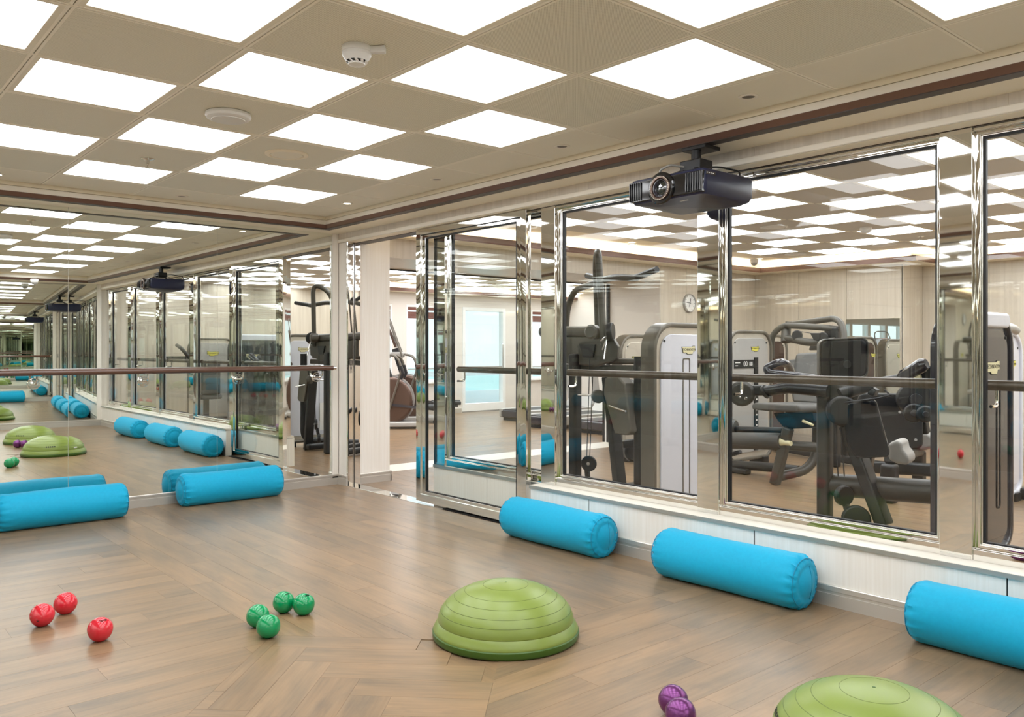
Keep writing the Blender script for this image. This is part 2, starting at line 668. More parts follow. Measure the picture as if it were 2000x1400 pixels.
def plank(cx, cy, ang, L, Wd, zone):
    ca, sa = math.cos(ang), math.sin(ang)
    g = 0.0004
    poly = [(cx + ca * x - sa * y, cy + sa * x + ca * y) for x, y in ((-L / 2 + g, -Wd / 2 + g), (L / 2 - g, -Wd / 2 + g), (L / 2 - g, Wd / 2 - g), (-L / 2 + g, Wd / 2 - g))]
    for a, b, c in zone:
        if len(poly) < 3:
            return
        poly = clip(poly, a, b, c - g)
    if len(poly) < 3:
        return
    ar = abs(sum(poly[i][0] * poly[(i + 1) % len(poly)][1] - poly[(i + 1) % len(poly)][0] * poly[i][1] for i in range(len(poly)))) / 2
    if ar < 0.002:
        return
    loc = [((x - cx) * ca + (y - cy) * sa, -(x - cx) * sa + (y - cy) * ca, -0.004) for x, y in poly]
    o = MB().prism(loc, (0, 0, 0.004)).obj('plank', PLANK, None)
    o.location = (cx, cy, 0)
    o.rotation_euler = (0, 0, ang)
    o.parent = floor

PW, PL = 0.152, 1.22
k = 0
y = -2.24 + PW / 2
while y < 0.02:
    x = -PL * ((k * 0.37) % 1.0)
    while x < 4.2:
        plank(x + PL / 2, y, 0, PL, PW, ZB)
        x += PL
    y += PW
    k += 1
k = 0
x = PW / 2
while x < 6.4:
    y = -2.24 + PL * ((k * 0.43) % 1.0)
    while y > -4.5:
        plank(x, y - PL / 2, PI / 2, PL, PW, ZA)
        y -= PL
    x += PW
    k += 1
k = 0
x = 4.13 + PW / 2
while x < 8.3:
    y = 0.0 + PL * (((k // 1) * 0.39 + 0.56) % 1.0)
    while y > -4.5:
        plank(x, y - PL / 2, PI / 2, PL, PW, ZC)
        y -= PL
    x += PW
    k += 1
# diagonal band: herringbone of short boards
HL = PW * 4
for a in range(0, 60):
    for b in range(-12, 14):
        if (a - b) % 8 == 0:          # board along u
            u0, v0 = 3.98 + a * PW, 0.75 + b * PW
            uc, vc = u0 + HL / 2, v0 + PW / 2
            plank((uc + vc) * R2, (vc - uc) * R2, -PI / 4, HL, PW, ZH)
        if (a - b - 7) % 8 == 0:      # board along v
            u0, v0 = 3.98 + a * PW, 0.75 + b * PW
            uc, vc = u0 + PW / 2, v0 + HL / 2 - 0.0
            plank((uc + vc) * R2, (vc - uc) * R2, PI / 4, HL, PW, ZH)
SUB2 = MB().box((0, RY, -0.0045), (8.2, 0, -0.0030)).obj('joint_bed', PLANK_X, floor)
stuff(SUB2)

def board_field(name, x0, x1, y0, y1, along, mt):
    """boards too far off to handle singly: real joints, one mesh"""
    m = MB()
    tones = []
    rnd = random.Random(len(name))
    w = PW
    row = 0
    p = (y0 if along == 0 else x0)
    end = (y1 if along == 0 else x1)
    while p < end - 0.01:
        q = min(p + w, end)
        s = (x0 if along == 0 else y0) - PL * rnd.random()
        e = (x1 if along == 0 else y1)
        while s < e:
            a, b = max(s, x0 if along == 0 else y0), min(s + PL, e)
            if b - a > 0.01:
                h = 0.0
                if along == 0:
                    m.box((a + .0008, p + .0008, -0.004), (b - .0008, q - .0008, h))
                else:
                    m.box((p + .0008, a + .0008, -0.004), (q - .0008, b - .0008, h))
                tones.append(rnd.random())
            s += PL
        p = q
        row += 1
    o = m.obj(name, mt, floor)
    at = o.data.attributes.new('tone', 'FLOAT', 'FACE')
    vals = []
    for t in tones:
        vals += [t] * 6
    at.data.foreach_set('value', vals)
    return stuff(o)
board_field('gym_boards', -0.335, 8.3, 0.13, 7.1, 0, PLANK_X)
board_field('cardio_boards', -6.1, -0.765, -12.2, 9.0, 1, PLANK_Y)
MB().box((-0.765, 0.13, -0.004), (-0.335, 7.0, 0.001)).obj('threshold_strip', SILL, floor)

# ---- ceiling
ceiling = MB().box((-6.6, -12.6, 2.46), (8.7, 9.2, 2.56)).obj('ceiling', CEIL_BACK)
struct(ceiling)
TX, TY = 0.6063, 0.5968
def tile_xy(i, j):
    return 4.070 - i * TX, -1.591 + j * TY
def slab_mesh(wx, wy, name, mt, t=0.012, bev=0.004):
    return MB().box((-wx / 2, -wy / 2, 0), (wx / 2, wy / 2, t)).mesh(name, mt, bev, 1)
tile_me = slab_mesh(TX - 0.005, TY - 0.005, 'ceiling_tile', TILE)
def put_tile(me, x, y, z=CZ):
    o = bpy.data.objects.new('ceiling_tile', me)
    COL.objects.link(o)
    o.location = (x, y, z)
    o.parent = ceiling
MB().box((0.2, RY + .2, CZ + 0.014), (8.0, -0.2, CZ + 0.02)).obj('ceiling_backing', CEIL_BACK, ceiling)

# LED panels: a thing each, frame + diffuser
def light_meshes(wx, wy, qx, qy):
    a = [(-wx / 2, -wy / 2, 0), (wx / 2, -wy / 2, 0), (wx / 2, wy / 2, 0), (-wx / 2, wy / 2, 0)]
    b = [(-qx / 2, -qy / 2, 0), (qx / 2, -qy / 2, 0), (qx / 2, qy / 2, 0), (-qx / 2, qy / 2, 0)]
    fr = MB().ring(a, b, (0, 0, 0.014)).mesh('frame', TILEP, 0.002, 1)
    df = MB().box((-qx / 2, -qy / 2, 0.003), (qx / 2, qy / 2, 0.006)).mesh('diffuser', LED)
    return fr, df
ST_FR, ST_DF = light_meshes(TX - .005, TY - .005, 0.539, 0.527)
ORD = ['first', 'second', 'third', 'fourth', 'fifth', 'sixth', 'seventh', 'eighth', 'ninth', 'tenth', 'eleventh', 'twelfth', 'thirteenth', 'fourteenth']
def led(fr, df, x, y, z, label, group):
    t = thing('ceiling_light', label, 'ceiling light', (x, y, z), group)
    for nm, me in (('frame', fr), ('diffuser', df)):
        o = bpy.data.objects.new(nm, me)
        COL.objects.link(o)
        o.parent = t
for j in range(1, -4, -1):
    for i in range(5, -6, -1):
        x, y = tile_xy(i, j)
        if (i + j) % 2 == 0:
            led(ST_FR, ST_DF, x, y, CZ, 'studio LED ceiling panel, %s row from the glass wall, %s column from the mirror' % (ORD[1 - j], ORD[5 - i]), 'studio ceiling panels')
        else:
            put_tile(tile_me, x, y)
# pale lips along the tile joints
LIP = mat('pale tile lip', rgb(252, 246, 230), 0.45)
for i in range(6, -6, -1):
    x = 4.070 - (i - .5) * TX
    for q in (-1, 1):
        MB().box((x + q * .0075 - .0055, RY + .285, CZ - .0014), (x + q * .0075 + .0055, -0.285, CZ + .002)).obj('grid_lip', LIP, ceiling)
for j in range(2, -4, -1):
    y = -1.591 + (j - .5) * TY
    for q in (-1, 1):
        MB().box((0.285, y + q * .0075 - .0055, CZ - .0010), (7.54, y + q * .0075 + .0055, CZ + .002)).obj('grid_lip', LIP, ceiling)
# border tiles
x_in0, x_in1 = 0.283, 7.52
gx0, gx1 = 4.070 - 5.5 * TX, 4.070 + 5.5 * TX
gy1, gy0 = -1.591 + 1.5 * TY, -1.591 - 3.5 * TY
me_b = slab_mesh(TX - .005, -0.283 - gy1 - .004, 'ceiling_tile', TILEP)
me_b2 = slab_mesh(TX - .005, gy0 - (RY + .283) - .004, 'ceiling_tile', TILEP)
for i in range(5, -6, -1):
    put_tile(me_b, tile_xy(i, 0)[0], (gy1 - 0.283) / 2)
    put_tile(me_b2, tile_xy(i, 0)[0], (gy0 + RY + 0.283) / 2)
me_c = slab_mesh(gx0 - x_in0 - .004, TY - .005, 'ceiling_tile', TILEP)
me_c2 = slab_mesh(x_in1 + .35 - gx1, TY - .005, 'ceiling_tile', TILEP)
for j in range(1, -4, -1):
    put_tile(me_c, (x_in0 + gx0) / 2, tile_xy(0, j)[1])
    put_tile(me_c2, (gx1 + x_in1 + .35) / 2, tile_xy(0, j)[1])
for yy, hh in (((gy1 - 0.283) / 2, -0.283 - gy1 - .004), ((gy0 + RY + 0.283) / 2, gy0 - (RY + .283) - .004)):
    put_tile(slab_mesh(gx0 - x_in0 - .004, hh, 'ceiling_tile', TILEP), (x_in0 + gx0) / 2, yy)
    put_tile(slab_mesh(x_in1 + .35 - gx1, hh, 'ceiling_tile', TILEP), (gx1 + x_in1 + .35) / 2, yy)

def loop(x0, x1, y0, y1, z):
    return [(x0, y0, z), (x1, y0, z), (x1, y1, z), (x0, y1, z)]
# soffit + mouldings round the studio coffer
o = MB().ring(loop(-0.3, 8.4, RY - .3, 0.10, SZ), loop(0.262, 7.55, RY + .262, -0.262, SZ), (0, 0, 0.16)).obj('ceiling_soffit', SOFFIT, ceiling)
o = MB().ring(loop(0.2, 7.6, RY + .2, -0.2, 2.287), loop(0.2665, 7.546, RY + .2665, -0.2665, 2.287), (0, 0, 0.005)).obj('bronze_lip', BRONZED, ceiling)
def cornice(L):
    m = MB()
    v = [p for q in L for p in q]
    f = []
    n = len(L)
    for i in range(n):
        for k in range(4):
            a, b = i * 4 + k, i * 4 + (k + 1) % 4
            c, d = ((i + 1) % n) * 4 + (k + 1) % 4, ((i + 1) % n) * 4 + k
            f.append((a, b, c, d))
    return m.add(v, f)
trim_1 = struct(cornice([loop(.2, 7.6, RY + .2, -.2, 2.288), loop(.2645, 7.548, RY + .2645, -.2645, 2.288), loop(.286, 7.527, RY + .286, -.286, 2.3195), loop(.2, 7.6, RY + .2, -.2, 2.3195)]).obj('trim_1', BROWN))
trim_2 = struct(MB().ring(loop(0.2, 7.6, RY + .2, -0.2, 2.3195), loop(0.281, 7.53, RY + .281, -0.281, 2.3195), (0, 0, 0.038)).obj('trim_2', MOULD, None, 0.003))
trim_3 = struct(MB().ring(loop(0.2, 7.6, RY + .2, -0.2, 2.361), loop(0.276, 7.54, RY + .276, -0.276, 2.361), (0, 0, 0.04)).obj('trim_3', SOFFIT))

# ---- left wall: mirrors on a backing, corner post, skirting
wall_left = struct(MB().box((-0.32, RY - .3, 0), (-0.002, -0.07, 2.46)).obj('wall_left', WALLW))
for y0, y1, lb in ((-1.128, -0.068, 'tall wall mirror nearest the doorway and the beige corner post'),
                   (-2.247, -1.128, 'tall wall mirror panel in the middle, between two seams'),
                   (-3.36, -2.247, 'tall wall mirror at the left edge of the photo, behind the left bolster'),
                   (-4.43, -3.36, 'tall wall mirror farthest from the doorway')):
    sk = 0.0067 * (y1 - y0) if y1 < -2.2 else 0.0      # these panes are a touch out of true
    m = MB().prism([(0.004, y1 - .0012, 0.094), (0.004 + sk, y0 + .0012, 0.094), (0.004 + sk, y0 + .0012, SZ + .002), (0.004, y1 - .0012, SZ + .002)], (-0.006, 0, 0))
    o = m.obj('wall_mirror', MIRROR)
    tag(o, lb, 'mirror', 'mirror panels on the left wall')
struct(MB().box((-0.05, -0.066, 0), (0.010, -0.004, SZ + .01)).obj('trim_4', WALLW, None, 0.003))
struct(MB().box((0.002, 0.0, 0), (0.150, 0.13, SZ + .01)).obj('trim_5', WALLW, None, 0.003))
def skirting(name, a, b, out, z=0.094):
    """profiled metal skirting from a to b, projecting along out"""
    a, b, n = Vector(a), Vector(b), Vector(out)
    d = b - a
    prof = [(0, 0), (0.013, 0), (0.013, 0.060), (0.010, 0.062), (0.010, 0.074), (0.013, 0.076), (0.013, z - .004), (0.010, z), (0, z)]
    poly = [a + n * u + Vector((0, 0, w)) for u, w in prof]
    return struct(MB().prism(poly, d).obj(name, BASEB, None))
skirting('baseboard_left', (0.0, RY, 0), (0.0, 0.0, 0), (1, 0, 0))
skirting('baseboard_corner', (0.0, 0.0, 0), (0.168, 0.0, 0), (0, -1, 0))
skirting('baseboard_right', (2.64, 0.0, 0), (7.9, 0.0, 0), (0, -1, 0), 0.102)

# ---- mirror walls behind the camera
ang = math.radians(4.4)
p0 = Vector((RX, 0, 0)); p1 = Vector((RX + math.tan(ang) * 4.8, -4.8, 0))
nn = Vector((math.cos(ang), math.sin(ang), 0))
wall_back = struct(MB().prism([p0, p1, p1 + Vector((0, 0, 2.46)), p0 + Vector((0, 0, 2.46))], nn * 0.2).obj('wall_back', WALLW))
q0 = p0.lerp(p1, 0.015)
MB().prism([q0 + Vector((0, 0, .1)), p1 + Vector((0, 0, .1)), p1 + Vector((0, 0, SZ)), q0 + Vector((0, 0, SZ))], -nn * 0.006).obj('mirror_face', MIRROR, wall_back)
wall_front = struct(MB().box((-0.3, RY - .25, 0), (8.5, RY - .004, 2.46)).obj('wall_front', WALLW))
MB().box((0.07, RY - .004, 0.1), (8.1, RY, SZ)).obj('mirror_face', MIRROR, wall_front)
skirting('baseboard_front', (0.0, RY, 0), (8.1, RY, 0), (0, 1, 0))
skirting('baseboard_back', tuple(p0), tuple(p1), (-1, 0, 0))

# ---- glass partition on the right
wall_right = struct(MB().box((2.655, 0.004, 0), (8.0, 0.22, 0.293)).obj('wall_right', GAP))
seams = [2.643, 3.184, 4.377, 5.571, 6.765, 7.95]
for a, b in zip(seams, seams[1:]):
    MB().box((a + .003, -0.0005, 0.1), (b - .003, 0.006, 0.294)).obj('wall_panel', WALLW, wall_right, 0.001, 1)
MB().box((2.640, -0.0006, 0), (2.652, 0.1, 0.294)).obj('end_panel', WALLW, wall_right)
MB().box((2.636, -0.010, 0.298), (8.0, 0.225, 0.318)).obj('sill', SILL, wall_right, 0.002, 1)
MB().box((2.634, -0.0125, 0.296), (8.0, -0.0095, 0.316)).obj('sill_edge', SILLF, wall_right)
# recessed stretch behind the sliding leaf
wall_mid = struct(MB().box((1.372, 0.106, 0), (2.655, 0.22, 0.293)).obj('wall_mid', GAP))
for a, b in ((1.372, 2.042), (2.042, 2.655)):
    MB().box((a + .002, 0.1, 0.0), (b - .002, 0.107, 0.294)).obj('wall_panel', WALLW, wall_mid, 0.001, 1)
MB().box((1.368, 0.094, 0.298), (2.655, 0.225, 0.318)).obj('sill', SILL, wall_mid)
MB().box((1.366, 0.091, 0.294), (2.655, 0.0945, 0.317)).obj('sill_edge', SILLF, wall_mid)
MB().box((1.366, 0.1, 0.0), (1.3745, 0.222, 0.294)).obj('end_panel', WALLW, wall_mid)
# gym face of the low wall
MB().box((1.372, 0.22, 0), (8.0, 0.232, 0.3)).obj('gym_side_panel', WALLW, wall_right)
# fascia above
wall_top = struct(MB().box((0.0, 0.0, 2.205), (8.0, 0.22, 2.46)).obj('wall_fascia', SOFFIT))
fs = [0.005, 0.79, 1.98, 3.184, 4.38, 5.577, 6.77, 7.95]
for a, b in zip(fs, fs[1:]):
    MB().box((a + .001, -0.003, 2.240), (b - .001, 0.003, SZ + .003)).obj('wall_panel', FASCIA, wall_top)
struct(MB().box((0.0, -0.016, 2.207), (8.0, 0.006, 2.239)).obj('trim_6', MOULD, None, 0.006, 3))
struct(MB().box((0.0, 0.090, 2.2015), (8.0, 0.20, 2.2058)).obj('trim_7', BRONZED))

struct(MB().box((7.86, -0.02, 0), (8.45, 0.24, 2.46)).obj('trim_14', WALLW))
# polished posts
posts = [(1.371, 1.524), (2.640, 2.777), (3.945, 4.090), (5.263, 5.402), (6.575, 6.715), (7.74, 7.90)]
for k, (a, b) in enumerate(posts):
    p = struct(MB().box((a, 0.094, 0.318), (b, 0.19, 2.207)).obj('trim_%d' % (8 + k), CHROME, None, 0.0025, 2))
    MB().box((a + .006, 0.0915, 0.3185), (b - .006, 0.095, 0.334)).obj('post_foot', CHROME2, p)

def rect(x0, x1, z0, z1, y):
    return [(x0, y, z0), (x1, y, z0), (x1, y, z1), (x0, y, z1)]
def glazed(root, x0, x1, z0, z1, y, steps, gy):
    """stepped polished frame, gasket and pane; steps = list of (inset l, r, bottom, top, y front, depth)"""
    cur = (x0, x1, z0, z1)
    names = ['frame', 'glazing_bead', 'glazing_bead']
    for nm, (l, r, bo, to, yf, dp) in zip(names, steps):
        nx = (cur[0] + l, cur[1] - r, cur[2] + bo, cur[3] - to)
        MB().ring(rect(*cur, yf), rect(*nx, yf), (0, dp, 0)).obj(nm, CHROME, root, 0.002, 2)
        cur = nx
    g = 0.010
    nx = (cur[0] + g, cur[1] - g, cur[2] + g * .6, cur[3] - g)
    MB().ring(rect(*cur, gy - .007), rect(*nx, gy - .007), (0, 0.022, 0)).obj('gasket', GASKET, root)
    MB().box((cur[0] + .003, gy, cur[2] + .003), (cur[1] - .003, gy + .008, cur[3] - .003)).obj('glass_pane', GLASS, root)
for k in range(5):
    a, b = posts[k][1], posts[k + 1][0]
    w = bpy.data.objects.new('window_%d' % (k + 1), None)
    COL.objects.link(w)
    w.location = ((a + b) / 2, 0.14, 0.318)
    struct(w)
    MB().box((a, 0.103, 0.318), (b, 0.175, 0.366)).obj('bottom_rail', CHROME, w, 0.002, 2)
    MB().box((a, 0.103, 2.186), (b, 0.175, 2.207)).obj('head_rail', CHROME, w, 0.002, 2)
    glazed(w, a, b, 0.366, 2.186, 0.136, [(0.020, 0.020, 0.018, 0.016, 0.128, 0.05), (0.007, 0.007, 0.007, 0.006, 0.138, 0.03)], 0.152)

# sliding leaf
door = bpy.data.objects.new('door_1', None)
COL.objects.link(door)
door.location = (1.9, 0.05, 0)
struct(door)
glazed(door, 1.220, 2.560, 0.014, 2.200, 0.03, [(0.062, 0.062, 0.060, 0.045, 0.028, 0.046), (0.054, 0.050, 0.026, 0.026, 0.038, 0.030)], 0.048)
MB().box((1.235, 0.030, 2.150), (2.545, 0.07, 2.185)).obj('top_rail', GASKET, door)
# jamb and threshold plate
jamb = struct(MB().box((0.150, 0.012, 0.0), (0.160, 0.118, 2.205)).obj('door_jamb', GASKET))
MB().box((0.150, 0.0, 0.0), (0.172, 0.052, 2.206)).obj('jamb_strip', CHROME, jamb, 0.002)
MB().box((0.150, 0.074, 0.0), (0.172, 0.130, 2.206)).obj('jamb_strip', CHROME, jamb, 0.002)
MB().box((0.158, 0.060, 0.0), (0.168, 0.066, 2.2)).obj('brass_bead', CHROME2, jamb)
m = MB().box((0.171, 0.020, 1.02), (0.1735, 0.044, 1.13))
m.obj('strike_plate', CHROME2, jamb)
MB().box((0.1732, 0.027, 1.055), (0.1742, 0.037, 1.075)).box((0.1732, 0.027, 1.09), (0.1742, 0.037, 1.105)).obj('strike_hole', GASKET, jamb)
MB().box((0.15, 0.0, -0.003), (1.60, 0.128, 0.0035)).obj('threshold_plate', CHROME, floor, 0.001)
MB().box((1.45, 0.014, -0.003), (2.64, 0.095, 0.002)).obj('door_track', GASKET, floor)

# ---- gym beyond the glass
# end of the left partition seen through the doorway, clock wall, beam over the opening
wall_pier = struct(MB().box((-0.34, 0.135, 0), (0.137, 0.465, 2.46)).obj('wall_pier', WALLW))
skirting('baseboard_pier', (0.137, 0.135, 0), (0.137, 0.478, 0), (1, 0, 0))
skirting('baseboard_pier_end', (-0.34, 0.465, 0), (0.150, 0.465, 0), (0, 1, 0))
wall_clock = struct(MB().box((-0.80, 4.44, 0), (0.137, 6.55, 2.46)).obj('wall_gym_left', WALLG))
for a, b in ((4.44, 4.96), (4.96, 5.75), (5.75, 6.53)):
    MB().box((0.130, a + .002, 0.1), (0.1405, b - .002, 2.30)).obj('wall_panel', WALLG, wall_clock, 0.001, 1)
MB().box((-0.80, 4.432, 0.0), (0.137, 4.441, 2.1)).obj('reveal_panel', WALLC, wall_clock)
wall_beam = struct(MB().box((-0.80, 0.465, 2.10), (0.137, 4.44, 2.46)).obj('wall_header', WALLG))
MB().box((-0.815, 0.465, 2.085), (-0.79, 4.44, 2.105)).obj('beam_track', GASKET, wall_beam)
for xx in (-0.795, -0.725):
    MB().box((xx - .018, 4.40, 0), (xx + .018, 4.434, 2.1)).obj('door_track', GASKET, wall_clock)
MB().box((-0.775, 4.405, 0), (-0.745, 4.434, 2.1)).obj('track_liner', WFRAME, wall_clock)
skirting('baseboard_clock', (0.1405, 4.44, 0), (0.1405, 6.53, 0), (1, 0, 0))

wall_far = struct(MB().box((0.0, 6.53, 0), (2.22, 6.75, 2.46)).obj('wall_far', WALLG))
for a, b in ((0.14, 0.82), (0.82, 1.50), (1.50, 2.22)):
    MB().box((a + .002, 6.522, 0.1), (b - .002, 6.531, 2.30)).obj('wall_panel', WALLG, wall_far, 0.001, 1)
MB().box((2.208, 6.522, 0), (2.228, 7.1, 2.30)).obj('wall_panel', WALLG, wall_far)
wall_far_b = struct(MB().box((2.1, 7.06, 0), (8.5, 7.25, 2.46)).obj('wall_far_right', WALLG))
for a in range(8):
    MB().box((2.23 + a * .78 + .002, 7.052, 0.1), (2.23 + (a + 1) * .78 - .002, 7.061, 2.30)).obj('wall_panel', WALLG, wall_far_b, 0.001, 1)
wall_gym = struct(MB().box((8.2, 0.22, 0), (8.4, 7.2, 2.46)).obj('wall_gym_right', WALLG))
skirting('baseboard_far', (0.14, 6.522, 0), (2.22, 6.522, 0), (0, -1, 0))
skirting('baseboard_far_right', (2.23, 7.052, 0), (8.2, 7.052, 0), (0, -1, 0))

# cove shelves: soffit, bronze fascia, warm strip behind it
def cove(name, pts, inward, ret=0.26):
    """pts: polyline of the wall line; inward: offsets of the shelf edge"""
    n = len(pts)
    e = [(p[0] + q[0], p[1] + q[1]) for p, q in zip(pts, inward)]
    poly = [(x, y, 2.283) for x, y in pts] + [(x, y, 2.283) for x, y in reversed(e)]
    m = MB()
    def loft(a, b, z0, z1, sh):
        for i in range(n - 1):
            v = []
            for P in (a[i], a[i + 1], b[i + 1], b[i]):
                v.append((P[0], P[1], z0))
            v += [(p[0], p[1], z1) for p in v[:4]]
            sh.add(v, [(3, 2, 1, 0), (4, 5, 6, 7), (0, 1, 5, 4), (1, 2, 6, 5), (2, 3, 7, 6), (3, 0, 4, 7)])
        return sh
    s = loft(pts, e, 2.283, 2.297, MB()).obj(name + '_shelf', SOFFIT, ceiling)
    mid = [(p[0] + q[0] * .93, p[1] + q[1] * .93) for p, q in zip(pts, inward)]
    loft(mid, [(p[0] + q[0] * 1.02, p[1] + q[1] * 1.02) for p, q in zip(pts, inward)], 2.286, 2.348, MB()).obj(name + '_fascia', BROWN, ceiling)
    a1 = [(p[0] + q[0] * .55, p[1] + q[1] * .55) for p, q in zip(pts, inward)]
    a2 = [(p[0] + q[0] * .70, p[1] + q[1] * .70) for p, q in zip(pts, inward)]
    loft(a1, a2, 2.299, 2.309, MB()).obj(name + '_light_strip', COVEL, ceiling)
r = 0.26
cove('gym_cove', [(0.14, 0.47), (0.14, 6.522), (2.228, 6.522), (2.228, 7.052), (8.2, 7.052)],
     [(r, r), (r, -r), (r, -r), (r, -r), (0, -r)])
cove('cardio_cove', [(-6.1, -12), (-6.1, 9.0)], [(r, 0), (r, 0)])

# gym ceiling tiles and lights
GX, GY, GTX, GTY = 3.010, 3.393, 0.606, 0.594
gt_me = slab_mesh(GTX - .005, GTY - .005, 'ceiling_tile', TILEG)
GFR, GDF = light_meshes(GTX - .005, GTY - .005, 0.535, 0.525)
xl0, xl1, yl0, yl1 = 0.14 + .27, 8.1, 0.30, 6.85
for n in range(-4, 9):
    for q in range(-5, 6):
        x, y = GX + n * GTX, GY + q * GTY
        if not (xl0 + .28 < x < xl1 and yl0 + .2 < y < yl1):
            continue
        if y > 6.2 and x < 2.7:
            continue
        if (n + q) % 2 == 0 and y < 6.6:
            led(GFR, GDF, x, y, GZ, 'gym ceiling light panel, %s row beyond the glass, %s from the clock wall' % (ORD[q + 5], ORD[n + 4]), 'gym ceiling panels')
        else:
            put_tile(gt_me, x, y, GZ)
MB().box((0.0, 0.2, GZ + 0.013), (8.4, 7.1, GZ + 0.02)).obj('gym_ceiling_field', SOFFIT, ceiling)
m = MB()
m.box((-6.2, -12.2, GZ + 0.0), (-0.8, 9.0, GZ + 0.015))
m.obj('cardio_ceiling_field', SOFFIT, ceiling)
for n in range(0, 8):
    for q in range(-6, 14):
        if (n + q) % 2 == 0:
            x, y = -1.45 - n * GTX, 0.8 + q * GTY
            lb = 'cardio ceiling light panel, %s row from the beam, ' % ORD[n]
            lb += ('%s from the right-hand wall' % ORD[13 - q]) if q >= 0 else ('%s to the left of the pier' % ORD[-q - 1])
            led(GFR, GDF, x, y, GZ - 0.016, lb, 'cardio room ceiling panels')

for n in (1, 4):  # unseen panels added to brighten the hidden end of the cardio room
    for q in (8, 10, 12, 14, 16, 18):
        led(GFR, GDF, -1.45 - n * GTX, 0.8 - q * GTY, GZ - 0.016, 'added unseen light panel behind the studio mirror wall, %s row, %s along' % (ORD[n], ORD[(q - 8) // 2]), 'cardio room ceiling panels')

# cardio room shell
wall_window = struct(MB().box((-6.3, -12.4, 2.06), (-6.1, 9.1, 2.46)).obj('wall_window', WALLC))
def wseg(y0, y1, z0, z1):
    MB().box((-6.3, y0, z0), (-6.1, y1, z1)).obj('wall_panel', WALLC, wall_window)
openings = [(-12.0, -10.9, .4), (-10.8, -9.7, .4), (-9.6, -8.5, .4), (-8.4, -7.3, .4), (-7.2, -6.1, .4), (-6.0, -4.9, .4), (-1.5, -0.4, .6), (0.2, 1.3, .6), (1.9, 3.0, .6), (3.55, 4.47, .62), (4.774, 5.673, .62), (6.08, 7.18, .02), (7.88, 8.85, .62)]
last = -12.4
for a, b, z in openings:
    wseg(last, a, 0, 2.06)
    if z > 0.1:
        wseg(a, b, 0, z)
    last = b
wseg(last, 9.1, 0, 2.06)
for k, (a, b, z) in enumerate(openings):
    isdoor = z < 0.1
    w = bpy.data.objects.new(('door_2' if isdoor else 'window_%d' % (k + 6)), None)
    COL.objects.link(w)
    w.location = (-6.15, (a + b) / 2, z)
    struct(w)
    def yz(y0, y1, z0, z1, x):
        return [(x, y0, z0), (x, y1, z0), (x, y1, z1), (x, y0, z1)]
    f = 0.07 if isdoor else 0.04
    MB().ring(yz(a, b, z, 2.06, -6.2), yz(a + f, b - f, z + f + (0.08 if isdoor else 0), 2.06 - f, -6.2), (0.11, 0, 0)).obj('frame', WFRAME, w, 0.004, 1)
    MB().box((-6.165, a + f, z + f), (-6.157, b - f, 2.06 - f)).obj('glass_pane', GLASS, w)
    if isdoor:
        MB().box((-6.16, a + f, .865), (-6.12, b - f, .895)).obj('mid_rail', SHROUD, w)
        MB().tube(fillet([(-6.09, b - .11, 0.80), (-6.05, b - .11, 0.80), (-6.05, b - .11, 1.35), (-6.09, b - .11, 1.35)], .03), .014, 8).obj('pull_handle', CHROME2, w)
    else:
        if a > -3:
            MB().box((-6.13, a + f, 1.965), (-6.10, b - f, 2.03)).obj('blind_top', BLIND, w)
        for s in range(6 if a > -3 else 0):
            MB().box((-6.135, a + f, 1.81 + s * .021), (-6.105, b - f, 1.81 + s * .021 + .019)).obj('blind_fold', BLIND, w)
        MB().box((-6.14, a + f, .855), (-6.12, b - f, .875)).obj('mid_rail', SHROUD, w)
    if not isdoor and a > -3:
        MB().box((-6.1, a - .05, z - .03), (-6.02, b + .05, z)).obj('window_sill', WFRAME, w)
struct(MB().box((-6.3, 9.0, 0), (0, 9.2, 2.46)).obj('wall_cardio_right', WALLC))
struct(MB().box((-6.3, -12.5, 0), (-0.3, -12.3, 2.46)).obj('wall_cardio_left', WALLC))
struct(MB().box((-0.8, 6.55, 0), (-0.6, 9.1, 2.46)).obj('wall_cardio_back', WALLC))
struct(MB().box((-0.42, -12.4, 0), (-0.32, 0.14, 2.46)).obj('wall_cardio_near', WALLC))
skirting('baseboard_cardio', (-6.1, 2.0, 0), (-6.1, 6.05, 0), (1, 0, 0))

# outside: ship's deck, bulwark and sea
deck = struct(MB().box((-9.4, -16, -0.25), (-6.35, 12, -0.10)).obj('deck', DECK))
rail = thing('ship_railing', 'white ship deck railing outside the far glass door', 'railing', (-9.0, 4, -0.1))
MB().box((-9.05, -14, 0.60), (-8.95, 11, 0.72)).obj('top_rail', WFRAME, rail)
MB().box((-9.04, -14, -0.1), (-8.98, 11, 0.24)).obj('kick_plate', WFRAME, rail)
for s in range(12):
    MB().box((-9.03, -13 + s * 2.1, 0.2), (-8.98, -12.95 + s * 2.1, 0.62)).obj('post', WFRAME, rail)
o = MB().box((-300, -220, -7.2), (-9.6, 220, -7.0)).obj('sea', SEA)
stuff(o)
tag(o, 'pale green sea beyond the ship railing', 'sea', None, 'stuff')

